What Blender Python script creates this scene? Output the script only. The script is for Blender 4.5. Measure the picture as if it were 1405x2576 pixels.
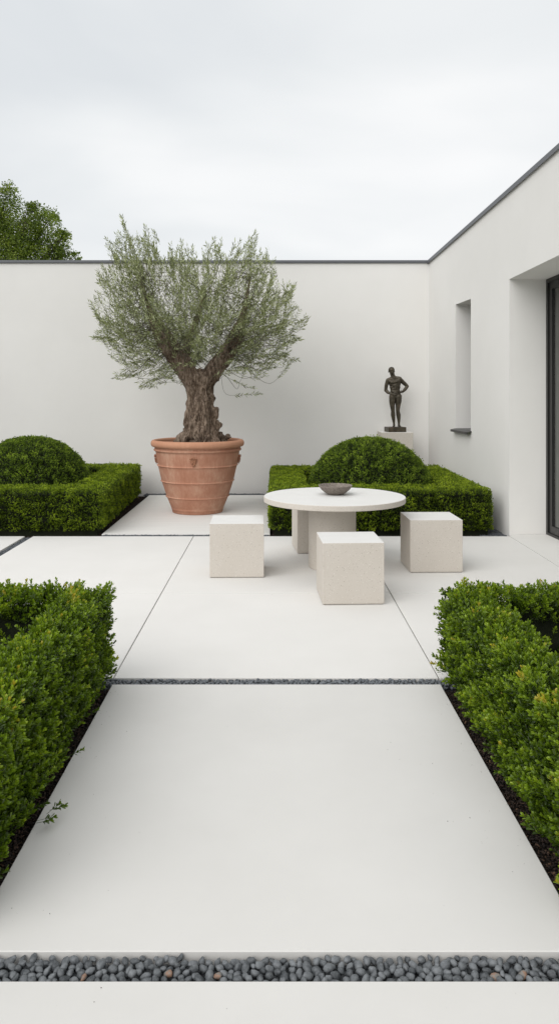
import bpy, math, random
import numpy as np
from mathutils import Vector, Matrix

for o in list(bpy.data.objects):
    bpy.data.objects.remove(o, do_unlink=True)
scene = bpy.context.scene
COL = scene.collection
R = math.radians

# ------------------------------------------------------------------ camera
CAM_H = 1.65
F_PX, W_PX, CX, HOR = 1950.0, 1405.0, 692.0, 984.0      # focal length and horizon measured on the photo
cd = bpy.data.cameras.new("camera")
cd.sensor_fit = 'HORIZONTAL'
cd.sensor_width = 36.0
cd.lens = 36.0 * F_PX / W_PX
cd.shift_x = (702.5 - CX) / 2576.0
cd.shift_y = -(1288.0 - HOR) / 2576.0
cd.shift_x *= 2576.0 / W_PX
cd.shift_y *= 2576.0 / W_PX
cd.clip_start = 0.05
cd.clip_end = 3000
cam = bpy.data.objects.new("camera", cd)
COL.objects.link(cam)
cam.location = (0, 0, CAM_H)
cam.rotation_euler = (R(90), 0, 0)
scene.camera = cam

# ------------------------------------------------------------------ sky, sun, exposure
SUN_EL, SUN_AZ = 40.0, 217.0       # azimuth from which the light comes (0 = +Y, clockwise)
SKY_S, SKY_Z = 1.4, 3.1
w = bpy.data.worlds.new("World")
scene.world = w
w.use_nodes = True
nt = w.node_tree
nt.nodes.clear()
N = nt.nodes.new
out = N('ShaderNodeOutputWorld'); bg = N('ShaderNodeBackground')
sky = N('ShaderNodeTexSky'); sky.sky_type = 'NISHITA'; sky.sun_disc = False
sky.sun_elevation = R(SUN_EL); sky.sun_rotation = R(SUN_AZ)
tc = N('ShaderNodeTexCoord'); sep = N('ShaderNodeSeparateXYZ')
nt.links.new(tc.outputs['Generated'], sep.inputs[0])
zz = N('ShaderNodeMath'); zz.operation = 'MAXIMUM'; zz.inputs[1].default_value = 0.0
nt.links.new(sep.outputs['Z'], zz.inputs[0])
za = N('ShaderNodeMath'); za.operation = 'ADD'; za.inputs[1].default_value = 0.32
nt.links.new(zz.outputs[0], za.inputs[0])
dx = N('ShaderNodeMath'); dx.operation = 'DIVIDE'
dy = N('ShaderNodeMath'); dy.operation = 'DIVIDE'
nt.links.new(sep.outputs['X'], dx.inputs[0]); nt.links.new(za.outputs[0], dx.inputs[1])
nt.links.new(sep.outputs['Y'], dy.inputs[0]); nt.links.new(za.outputs[0], dy.inputs[1])
cmb = N('ShaderNodeCombineXYZ')
nt.links.new(dx.outputs[0], cmb.inputs[0]); nt.links.new(dy.outputs[0], cmb.inputs[1])
cmb.inputs[2].default_value = SKY_Z
mp = N('ShaderNodeMapping'); mp.inputs['Scale'].default_value = (0.75, 1.25, 1); mp.inputs['Location'].default_value = (0.35, 0.2, 0)
nt.links.new(cmb.outputs[0], mp.inputs[0])
n1 = N('ShaderNodeTexNoise'); n1.inputs['Scale'].default_value = SKY_S; n1.inputs['Detail'].default_value = 5
n1.inputs['Roughness'].default_value = 0.42; n1.inputs['Distortion'].default_value = 0.35
nt.links.new(mp.outputs[0], n1.inputs['Vector'])
cr = N('ShaderNodeValToRGB')
cr.color_ramp.elements[0].position = 0.34; cr.color_ramp.elements[0].color = (6.7, 6.95, 7.15, 1)
cr.color_ramp.elements[1].position = 0.66; cr.color_ramp.elements[1].color = (8.75, 8.76, 8.74, 1)
e = cr.color_ramp.elements.new(0.5); e.color = (7.65, 7.82, 7.9, 1)
nt.links.new(n1.outputs['Fac'], cr.inputs[0])
mx = N('ShaderNodeMixRGB'); mx.inputs[0].default_value = 0.95
nt.links.new(sky.outputs[0], mx.inputs[1]); nt.links.new(cr.outputs[0], mx.inputs[2])
zr = N('ShaderNodeMapRange'); zr.interpolation_type = 'SMOOTHSTEP'
zr.inputs['From Min'].default_value = 0.44; zr.inputs['From Max'].default_value = 0.95; zr.inputs['To Min'].default_value = 0.97; zr.inputs['To Max'].default_value = 1.3
nt.links.new(sep.outputs['Z'], zr.inputs['Value'])
zm = N('ShaderNodeVectorMath'); zm.operation = 'SCALE'
nt.links.new(mx.outputs[0], zm.inputs[0]); nt.links.new(zr.outputs[0], zm.inputs['Scale'])
nt.links.new(zm.outputs[0], bg.inputs['Color'])
bg.inputs['Strength'].default_value = 0.1
nt.links.new(bg.outputs[0], out.inputs['Surface'])

sl = bpy.data.lights.new("sun", 'SUN')
sl.energy = 1.5; sl.angle = R(56); sl.color = (1.0, 0.98, 0.955)
sun = bpy.data.objects.new("sun", sl)
COL.objects.link(sun)
d = Vector((math.sin(R(SUN_AZ)) * math.cos(R(SUN_EL)), math.cos(R(SUN_AZ)) * math.cos(R(SUN_EL)), math.sin(R(SUN_EL))))
sun.rotation_euler = d.to_track_quat('Z', 'Y').to_euler()
scene.view_settings.view_transform = 'Standard'
scene.view_settings.look = 'None'
scene.view_settings.gamma = 1
scene.view_settings.exposure = 0.25
scene.render.engine = 'CYCLES'
scene.cycles.max_bounces = 8
scene.cycles.transparent_max_bounces = 12

# ------------------------------------------------------------------ helpers
def tag(o, label=None, cat=None, group=None, kind=None):
    if label: o['label'] = label
    if cat: o['category'] = cat
    if group: o['group'] = group
    if kind: o['kind'] = kind
    return o

def link(name, me, mats, parent=None, loc=(0, 0, 0), rot=(0, 0, 0), smooth=False):
    o = bpy.data.objects.new(name, me)
    COL.objects.link(o)
    for m in (mats if isinstance(mats, (list, tuple)) else [mats]):
        me.materials.append(m)
    o.location = loc; o.rotation_euler = rot
    if parent: o.parent = parent
    if smooth:
        me.polygons.foreach_set('use_smooth', [True] * len(me.polygons))
    return o

def pymesh(name, v, f):
    me = bpy.data.meshes.new(name)
    me.from_pydata([tuple(map(float, p)) for p in v], [], [tuple(map(int, q)) for q in f])
    me.update()
    return me

def npmesh(name, V, F, tint=None):
    """V (n,3), F (m,k) arrays; optional float per face"""
    me = bpy.data.meshes.new(name)
    n, (m, k) = len(V), F.shape
    me.vertices.add(n); me.vertices.foreach_set('co', V.astype(np.float32).ravel())
    me.loops.add(m * k); me.loops.foreach_set('vertex_index', F.astype(np.int32).ravel())
    me.polygons.add(m)
    me.polygons.foreach_set('loop_start', np.arange(0, m * k, k, dtype=np.int32))
    me.polygons.foreach_set('loop_total', np.full(m, k, dtype=np.int32))
    me.update(calc_edges=True)
    if tint is not None:
        a = me.attributes.new('tint', 'FLOAT', 'FACE')
        a.data.foreach_set('value', tint.astype(np.float32))
    return me

def bevel_mesh(me, width, seg=2):
    import bmesh
    bm = bmesh.new(); bm.from_mesh(me)
    bmesh.ops.bevel(bm, geom=list(bm.edges), offset=width, segments=seg, affect='EDGES', profile=0.6)
    bm.to_mesh(me); bm.free()
    return me

def boxmesh(x0, x1, y0, y1, z0, z1, bev=0.0, seg=2):
    v = [(x, y, z) for x in (x0, x1) for y in (y0, y1) for z in (z0, z1)]
    f = [(0, 1, 3, 2), (4, 6, 7, 5), (0, 4, 5, 1), (2, 3, 7, 6), (0, 2, 6, 4), (1, 5, 7, 3)]
    me = pymesh("box", v, f)
    if bev: bevel_mesh(me, bev, seg)
    return me

def lathe(profile, n=96):
    """closed outline of (r, z), r may be 0 at the ends"""
    v, f = [], []
    for r, z in profile:
        for i in range(n):
            a = 2 * math.pi * i / n
            v.append((r * math.cos(a), r * math.sin(a), z))
    for j in range(len(profile) - 1):
        for i in range(n):
            k = (i + 1) % n
            f.append((j * n + i, j * n + k, (j + 1) * n + k, (j + 1) * n + i))
    me = pymesh("lathe", v, f)
    import bmesh
    bm = bmesh.new(); bm.from_mesh(me)
    bmesh.ops.remove_doubles(bm, verts=bm.verts, dist=1e-6)
    bmesh.ops.recalc_face_normals(bm, faces=bm.faces)
    bm.to_mesh(me); bm.free()
    return me

def icos(sub=2):
    import bmesh
    bm = bmesh.new(); bmesh.ops.create_icosphere(bm, subdivisions=sub, radius=1.0)
    V = np.array([v.co[:] for v in bm.verts]); F = np.array([[v.index for v in f.verts] for f in bm.faces])
    bm.free()
    return V, F

def frames(D, roll):
    """rotation matrices whose Z column is D"""
    D = D / np.linalg.norm(D, axis=1, keepdims=True)
    up = np.tile(np.array([0., 0, 1]), (len(D), 1)); up[np.abs(D[:, 2]) > .97] = (1, 0, 0)
    X = np.cross(up, D); X /= np.linalg.norm(X, axis=1, keepdims=True)
    Y = np.cross(D, X)
    c, s = np.cos(roll)[:, None], np.sin(roll)[:, None]
    return np.stack([c * X + s * Y, -s * X + c * Y, D], axis=2)

def instance(proto, P, D, S, T, rng, keep=None):
    """merge copies of proto=(V,F,t) at P along D with size S and tint T"""
    V, F, t = proto
    n = len(P)
    M = frames(D, rng.uniform(0, 2 * math.pi, n))
    VV = np.einsum('nij,vj->nvi', M, V) * S[:, None, None] + P[:, None, :]
    FF = F[None] + (np.arange(n) * len(V))[:, None, None]
    TT = T[:, None] + t[None]
    return VV.reshape(-1, 3), FF.reshape(-1, F.shape[1]), TT.ravel()

def merge(parts):
    Vs, Fs, Ts, o = [], [], [], 0
    for V, F, T in parts:
        Vs.append(V); Fs.append(F + o); Ts.append(T); o += len(V)
    return np.concatenate(Vs), np.concatenate(Fs), np.concatenate(Ts)

class Wave:
    """smooth pseudo-random field, roughly -1..1"""
    def __init__(self, seed, scale, n=14):
        r = np.random.default_rng(seed)
        k = r.normal(size=(n, 3)); k /= np.linalg.norm(k, axis=1, keepdims=True)
        self.k = k * r.uniform(.6, 1.6, (n, 1)) * (2 * math.pi / scale); self.p = r.uniform(0, 6.28, n); self.a = 1.4 / math.sqrt(n)
    def __call__(self, P):
        return np.sin(P @ self.k.T + self.p).sum(1) * self.a

# ------------------------------------------------------------------ materials
def mat(name):
    m = bpy.data.materials.new(name); m.use_nodes = True
    nt = m.node_tree
    return m, nt, nt.nodes['Principled BSDF'], lambda t: nt.nodes.new(t), nt.links.new

def ramp(N, stops):
    r = N('ShaderNodeValToRGB')
    els = r.color_ramp.elements
    while len(els) < len(stops): els.new(0.5)
    for e_, (p, c) in zip(els, stops):
        e_.position = p; e_.color = (*c, 1)
    return r

def simple(name, c, rough=.5, metal=0.0):
    m, nt, b, N, L = mat(name)
    b.inputs['Base Color'].default_value = (*c, 1); b.inputs['Roughness'].default_value = rough; b.inputs['Metallic'].default_value = metal
    return m

def mottled(name, c1, c2, scale, rough=.8, bump=0.0, bscale=200, speck=None, speck_scale=60, speck_th=.12, streak=None, detail=6, world=False, bdist=.002):
    m, nt, b, N, L = mat(name)
    tc = N('ShaderNodeTexCoord')
    src = tc.outputs['Object']
    if world:
        g = N('ShaderNodeNewGeometry'); src = g.outputs['Position']
    no = N('ShaderNodeTexNoise'); no.inputs['Scale'].default_value = scale; no.inputs['Detail'].default_value = detail; no.inputs['Roughness'].default_value = .6
    mpn = N('ShaderNodeMapping')
    if streak: mpn.inputs['Scale'].default_value = streak
    L(src, mpn.inputs[0]); L(mpn.outputs[0], no.inputs['Vector'])
    r = ramp(N, [(.3, c1), (.7, c2)])
    L(no.outputs['Fac'], r.inputs[0])
    col = r.outputs[0]
    for (sc, th, sccol, gate) in (speck or []):
        vo = N('ShaderNodeTexVoronoi'); vo.inputs['Scale'].default_value = sc; vo.inputs['Randomness'].default_value = 1
        L(src, vo.inputs['Vector'])
        lt = N('ShaderNodeMath'); lt.operation = 'LESS_THAN'
        # speck radius varies with the cell's own random colour; most cells have none
        sp = N('ShaderNodeSeparateColor'); L(vo.outputs['Color'], sp.inputs[0])
        mr = N('ShaderNodeMapRange'); mr.inputs['From Min'].default_value = gate; mr.inputs['From Max'].default_value = 1.0
        mr.inputs['To Min'].default_value = 0.0; mr.inputs['To Max'].default_value = th
        L(sp.outputs[0], mr.inputs['Value'])
        L(vo.outputs['Distance'], lt.inputs[0]); L(mr.outputs[0], lt.inputs[1])
        gt = N('ShaderNodeMath'); gt.operation = 'GREATER_THAN'; gt.inputs[1].default_value = gate
        L(sp.outputs[0], gt.inputs[0])
        mu = N('ShaderNodeMath'); mu.operation = 'MULTIPLY'
        L(lt.outputs[0], mu.inputs[0]); L(gt.outputs[0], mu.inputs[1])
        mxx = N('ShaderNodeMixRGB'); L(mu.outputs[0], mxx.inputs[0]); L(col, mxx.inputs[1]); mxx.inputs[2].default_value = (*sccol, 1)
        col = mxx.outputs[0]
    L(col, b.inputs['Base Color'])
    b.inputs['Roughness'].default_value = rough
    b.inputs['Specular IOR Level'].default_value = .3
    if bump:
        nb = N('ShaderNodeTexNoise'); nb.inputs['Scale'].default_value = bscale; nb.inputs['Detail'].default_value = 4
        L(src, nb.inputs['Vector'])
        bu = N('ShaderNodeBump'); bu.inputs['Strength'].default_value = bump; bu.inputs['Distance'].default_value = bdist
        L(nb.outputs['Fac'], bu.inputs['Height']); L(bu.outputs[0], b.inputs['Normal'])
    return m

def leafmat(name, stops, rough=.42, trans=.25, spec=.4):
    m, nt, b, N, L = mat(name)
    at = N('ShaderNodeAttribute'); at.attribute_name = 'tint'
    r = ramp(N, stops)
    L(at.outputs['Fac'], r.inputs[0])
    L(r.outputs[0], b.inputs['Base Color'])
    b.inputs['Roughness'].default_value = rough
    b.inputs['Specular IOR Level'].default_value = spec
    tr = N('ShaderNodeBsdfTranslucent')
    br = N('ShaderNodeMixRGB'); br.blend_type = 'MULTIPLY'; br.inputs[0].default_value = 1; br.inputs[2].default_value = (1.5, 1.6, .7, 1)
    L(r.outputs[0], br.inputs[1]); L(br.outputs[0], tr.inputs['Color'])
    ms = N('ShaderNodeMixShader'); ms.inputs[0].default_value = trans
    L(b.outputs[0], ms.inputs[1]); L(tr.outputs[0], ms.inputs[2])
    L(ms.outputs[0], nt.nodes['Material Output'].inputs['Surface'])
    return m

M = {}
M['paving'] = mottled('pale paving', (.665, .648, .620), (.70, .683, .656), 1.3, .75, .10, 350, world=True,
                      speck=[(9, .012, (.30, .27, .23), .8), (70, .10, (.56, .55, .525), .9)])
M['paving_path'] = mottled('pale path paving', (.595, .581, .556), (.64, .626, .601), 1.1, .75, .10, 350, world=True,
                      speck=[(9, .012, (.26, .24, .2), .8), (13, .014, (.35, .30, .22), .88), (70, .10, (.52, .515, .49), .9)])
M['paving_brushed'] = mottled('brushed paving', (.66, .645, .615), (.72, .705, .675), 3.0, .8, .15, 200, world=True, streak=(.35, 6, 1),
                              speck=[(9, .016, (.30, .27, .23), .7)])
M['render'] = mottled('white wall render', (.75, .736, .71), (.79, .776, .752), .9, .9, .35, 120, world=True, bdist=.0015)
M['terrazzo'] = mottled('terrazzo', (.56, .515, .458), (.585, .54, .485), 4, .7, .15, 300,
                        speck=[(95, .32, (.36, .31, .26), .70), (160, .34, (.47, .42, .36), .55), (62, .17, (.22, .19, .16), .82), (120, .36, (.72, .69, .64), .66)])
M['terrazzo_top'] = mottled('honed terrazzo top', (.68, .668, .645), (.71, .70, .68), 5, .6, .05, 300, speck=[(120, .22, (.62, .57, .5), .85)])  # smoother, fewer specks; brighter light on tops is put into the paler colour
def toplit(o):
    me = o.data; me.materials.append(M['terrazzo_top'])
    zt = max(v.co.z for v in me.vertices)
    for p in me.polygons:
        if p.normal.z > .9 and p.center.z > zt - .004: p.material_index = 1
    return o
M['coping'] = simple('grey metal coping', (.13, .135, .145), .45, .3)
M['dark_metal'] = simple('dark metal frame', (.022, .022, .021), .35, .2)
M['black_gasket'] = simple('black gasket', (.006, .006, .006), .6)
M['sill'] = simple('dark sill', (.05, .05, .05), .4, .3)
M['core'] = mottled('dark twigs', (.006, .009, .003), (.014, .018, .007), 30, .95)
M['soil'] = mottled('dark soil', (.012, .009, .007), (.035, .026, .02), 60, .95, .8, 80, world=True, bdist=.01)
M['gravel_bed'] = mottled('gravel bed', (.02, .022, .025), (.06, .063, .07), 70, .9, .8, 60, world=True, bdist=.01)
M['ground'] = mottled('grassy ground', (.03, .045, .015), (.06, .07, .025), .8, .95, .5, 20, world=True)
M['bowl'] = mottled('rough stone', (.13, .105, .09), (.27, .235, .205), 55, .85, .6, 160,
                    speck=[(170, .35, (.45, .41, .36), .65), (140, .33, (.05, .04, .035), .7)], bdist=.003)
M['interior'] = simple('interior plaster', (.55, .54, .5), .9)
M['curtain'] = simple('grey curtain', (.50, .49, .47), .9)

# pebble: tone per object, light mineral veins
def pebble_mat(name, dark, light, patch=None):
    m, nt, b, N, L = mat(name)
    tc = N('ShaderNodeTexCoord'); oi = N('ShaderNodeObjectInfo')
    ad = N('ShaderNodeVectorMath'); ad.operation = 'ADD'
    g = N('ShaderNodeNewGeometry')
    L(g.outputs['Position'], ad.inputs[0])
    no = N('ShaderNodeTexNoise'); no.inputs['Scale'].default_value = 130; no.inputs['Detail'].default_value = 5; no.inputs['Roughness'].default_value = .65
    L(ad.outputs[0], no.inputs['Vector'])
    lo = N('ShaderNodeTexNoise'); lo.inputs['Scale'].default_value = 26; lo.inputs['Detail'].default_value = 1
    L(ad.outputs[0], lo.inputs['Vector'])
    sm = N('ShaderNodeMath'); sm.operation = 'ADD'; L(no.outputs['Fac'], sm.inputs[0]); L(lo.outputs['Fac'], sm.inputs[1])
    s2 = N('ShaderNodeMath'); s2.operation = 'MULTIPLY_ADD'; L(oi.outputs['Random'], s2.inputs[0]); s2.inputs[1].default_value = .35; L(sm.outputs[0], s2.inputs[2])
    r = ramp(N, [(.55, dark), (.95, light)])
    s3 = N('ShaderNodeMath'); s3.operation = 'MULTIPLY'; s3.inputs[1].default_value = .65; L(s2.outputs[0], s3.inputs[0])
    L(s3.outputs[0], r.inputs[0])
    col = r.outputs[0]
    if patch:
        pn = N('ShaderNodeTexNoise'); pn.inputs['Scale'].default_value = 60; L(ad.outputs[0], pn.inputs['Vector'])
        pr = ramp(N, [(.48, (0, 0, 0)), (.56, (1, 1, 1))]); L(pn.outputs['Fac'], pr.inputs[0])
        mm = N('ShaderNodeMixRGB'); L(pr.outputs[0], mm.inputs[0]); L(col, mm.inputs[1]); mm.inputs[2].default_value = (*patch, 1)
        col = mm.outputs[0]
    L(col, b.inputs['Base Color'])
    b.inputs['Roughness'].default_value = .62
    bu = N('ShaderNodeBump'); bu.inputs['Strength'].default_value = .5; bu.inputs['Distance'].default_value = .0015
    L(no.outputs['Fac'], bu.inputs['Height']); L(bu.outputs[0], b.inputs['Normal'])
    return m
M['pebble'] = pebble_mat('grey pebble', (.04, .045, .05), (.17, .18, .19))
M['pebble_warm'] = pebble_mat('pebble with orange patch', (.09, .085, .08), (.22, .2, .18), (.24, .145, .10))
M['gravel'] = pebble_mat('dark gravel', (.035, .04, .046), (.155, .168, .185))

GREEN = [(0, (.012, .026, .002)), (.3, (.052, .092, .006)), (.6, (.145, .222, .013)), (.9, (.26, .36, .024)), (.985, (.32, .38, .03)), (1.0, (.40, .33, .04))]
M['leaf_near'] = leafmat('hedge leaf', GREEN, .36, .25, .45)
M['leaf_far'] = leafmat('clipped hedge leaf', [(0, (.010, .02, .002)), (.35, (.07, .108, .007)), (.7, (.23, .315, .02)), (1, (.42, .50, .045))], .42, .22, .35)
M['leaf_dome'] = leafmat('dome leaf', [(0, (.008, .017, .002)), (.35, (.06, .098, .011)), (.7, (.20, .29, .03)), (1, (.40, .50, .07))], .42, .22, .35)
M['leaf_olive'] = leafmat('olive leaf', [(0, (.095, .11, .045)), (.5, (.24, .265, .125)), (1, (.52, .55, .36))], .5, .2, .3)
M['leaf_tree'] = leafmat('tree leaf', [(0, (.045, .072, .010)), (.5, (.14, .195, .03)), (1, (.32, .38, .08))], .5, .35, .25)
M['twig'] = simple('twig bark', (.09, .075, .05), .85)
M['olive_twig'] = simple('olive twig', (.11, .10, .065), .85)

def bark_mat():
    m, nt, b, N, L = mat('olive bark')
    tc = N('ShaderNodeTexCoord'); mp_ = N('ShaderNodeMapping'); mp_.inputs['Scale'].default_value = (1, 1, .28)
    L(tc.outputs['Object'], mp_.inputs[0])
    a = N('ShaderNodeTexNoise'); a.inputs['Scale'].default_value = 42; a.inputs['Detail'].default_value = 7; a.inputs['Roughness'].default_value = .7
    a.inputs['Distortion'].default_value = .6
    L(mp_.outputs[0], a.inputs['Vector'])
    c = N('ShaderNodeTexNoise'); c.inputs['Scale'].default_value = 7; c.inputs['Detail'].default_value = 3
    L(mp_.outputs[0], c.inputs['Vector'])
    s = N('ShaderNodeMath'); s.operation = 'MULTIPLY_ADD'; s.inputs[1].default_value = .45; L(c.outputs['Fac'], s.inputs[0]); L(a.outputs['Fac'], s.inputs[2])
    r = ramp(N, [(.52, (.018, .011, .006)), (.68, (.10, .066, .043)), (.84, (.29, .22, .165))])
    L(s.outputs[0], r.inputs[0]); L(r.outputs[0], b.inputs['Base Color'])
    b.inputs['Roughness'].default_value = .92
    bu = N('ShaderNodeBump'); bu.inputs['Strength'].default_value = 1; bu.inputs['Distance'].default_value = .018
    L(s.outputs[0], bu.inputs['Height']); L(bu.outputs[0], b.inputs['Normal'])
    return m
M['bark'] = bark_mat()

def terracotta(name, streaky=True):
    m, nt, b, N, L = mat(name)
    tc = N('ShaderNodeTexCoord')
    mp_ = N('ShaderNodeMapping'); mp_.inputs['Scale'].default_value = (1, 1, .12)
    L(tc.outputs['Object'], mp_.inputs[0])
    st = N('ShaderNodeTexNoise'); st.inputs['Scale'].default_value = 38; st.inputs['Detail'].default_value = 6; st.inputs['Roughness'].default_value = .75
    L(mp_.outputs[0], st.inputs['Vector'])
    bl = N('ShaderNodeTexNoise'); bl.inputs['Scale'].default_value = 4.5; bl.inputs['Detail'].default_value = 5
    L(tc.outputs['Object'], bl.inputs['Vector'])
    s = N('ShaderNodeMath'); s.operation = 'ADD'; L(st.outputs['Fac'], s.inputs[0]); L(bl.outputs['Fac'], s.inputs[1])
    hf = N('ShaderNodeMath'); hf.operation = 'MULTIPLY'; hf.inputs[1].default_value = .5; L(s.outputs[0], hf.inputs[0])
    r = ramp(N, [(.34, (.37, .17, .105)), (.5, (.44, .22, .145)), (.6, (.50, .285, .195)), (.72, (.58, .39, .29))] if streaky else [(.35, (.44, .215, .13)), (.7, (.54, .29, .185))])
    L(hf.outputs[0], r.inputs[0]); L(r.outputs[0], b.inputs['Base Color'])
    b.inputs['Roughness'].default_value = .85; b.inputs['Specular IOR Level'].default_value = .25
    bu = N('ShaderNodeBump'); bu.inputs['Strength'].default_value = .35; bu.inputs['Distance'].default_value = .003
    L(st.outputs['Fac'], bu.inputs['Height']); L(bu.outputs[0], b.inputs['Normal'])
    return m
M['terracotta'] = terracotta('weathered terracotta')
M['terracotta_rim'] = terracotta('smooth terracotta', False)
M['emblem'] = mottled('dark terracotta relief', (.24, .11, .065), (.50, .25, .15), 70, .85)  # mottled terracotta, darker than the pot body

def bronze():
    m, nt, b, N, L = mat('dark bronze')
    tc = N('ShaderNodeTexCoord'); n_ = N('ShaderNodeTexNoise'); n_.inputs['Scale'].default_value = 14; n_.inputs['Detail'].default_value = 5
    L(tc.outputs['Object'], n_.inputs['Vector'])
    r = ramp(N, [(.35, (.045, .037, .026)), (.62, (.09, .075, .052)), (.75, (.13, .085, .065))])
    L(n_.outputs['Fac'], r.inputs[0]); L(r.outputs[0], b.inputs['Base Color'])
    b.inputs['Metallic'].default_value = .55; b.inputs['Roughness'].default_value = .42
    return m
M['bronze'] = bronze()

def glass():
    m, nt, b, N, L = mat('window glass')
    nt.nodes.remove(b)
    t = N('ShaderNodeBsdfTransparent'); t.inputs[0].default_value = (.93, .95, .93, 1)
    g = N('ShaderNodeBsdfGlossy'); g.inputs['Roughness'].default_value = .01; g.inputs['Color'].default_value = (.9, .9, .9, 1)
    fr = N('ShaderNodeFresnel'); fr.inputs[0].default_value = 1.6
    ge = N('ShaderNodeNewGeometry'); inv = N('ShaderNodeMath'); inv.operation = 'SUBTRACT'; inv.inputs[0].default_value = 1.0; L(ge.outputs['Backfacing'], inv.inputs[1])
    mu = N('ShaderNodeMath'); mu.operation = 'MULTIPLY'; L(fr.outputs[0], mu.inputs[0]); L(inv.outputs[0], mu.inputs[1])
    ms = N('ShaderNodeMixShader'); L(mu.outputs[0], ms.inputs[0]); L(t.outputs[0], ms.inputs[1]); L(g.outputs[0], ms.inputs[2])
    L(ms.outputs[0], nt.nodes['Material Output'].inputs['Surface'])
    return m
M['glass'] = glass()

# ------------------------------------------------------------------ ground and paving (structure)
def struct(name, me, m, **k):
    o = link(name, me, m, **k); tag(o, kind='structure'); return o

G = 1500
struct('ground', pymesh('g', [(-G, -G, -.12), (G, -G, -.12), (G, G, -.12), (-G, G, -.12)], [(0, 1, 2, 3)]), M['ground'])
struct('soil_bed', boxmesh(-7.5, 3.6, -3.2, 12.5, -.11, -.045), M['soil'])

def slab(x0, x1, y0, y1, m='paving', z=0.0):
    return struct('paving', boxmesh(x0, x1, y0, y1, -.044, z, .0025, 1), M[m])

J = .0022     # half joint
# path through the near hedges and the strip at the camera
slab(-.916, .929, 2.282, 4.36, 'paving_path')
slab(-3.0, 3.4, -1.2, 2.167, 'paving_path')
# terrace
YA, YB, YM = 4.456, 8.815, 6.334
for (xa, xb) in ((-2.75, -.93 - J * 1.6), (-.93 + J * 1.6, .94 - J * 1.6), (.94 + J * 1.6, 2.662 - J)):
    slab(xa, xb, YA, YM - .005)
    slab(xa, xb, YM + .005, YB)
slab(-6.5, -2.845, YA, YM - J * .5); slab(-6.5, -2.845, YM + J * .5, YB)
# strip along the house (the house stands at a slight angle)
def polyslab(pts, z=0.0):
    n = len(pts)
    v = [(x, y, -.044) for x, y in pts] + [(x, y, z) for x, y in pts]
    f = [tuple(range(n - 1, -1, -1)), tuple(range(n, 2 * n))] + [(i, (i + 1) % n, n + (i + 1) % n, n + i) for i in range(n)]
    return struct('paving', pymesh('slab', v, f), M['paving'])
polyslab([(2.662 + J, YA), (3.45, YA), (3.25, 8.93), (2.688, 8.912), (2.662 + J, 8.815)])
# slab under the olive pot
slab(-2.0, -.062, 8.94, 12.31, 'paving_brushed')

# channels: narrow gravel-bottomed gaps, a sheet just above the soil
def bed(x0, x1, y0, y1):
    return struct('channel_bed', boxmesh(x0, x1, y0, y1, -.05, -.041), M['gravel_bed'])
bed(-3.0, 3.4, 2.168, 2.281); bed(-1.2, 1.3, 4.361, 4.455); bed(-2.844, -2.751, YA, YB)
bed(-1.999, -.063, 8.816, 8.939); bed(-2.1, 0.1, 12.312, 12.515)

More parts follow.
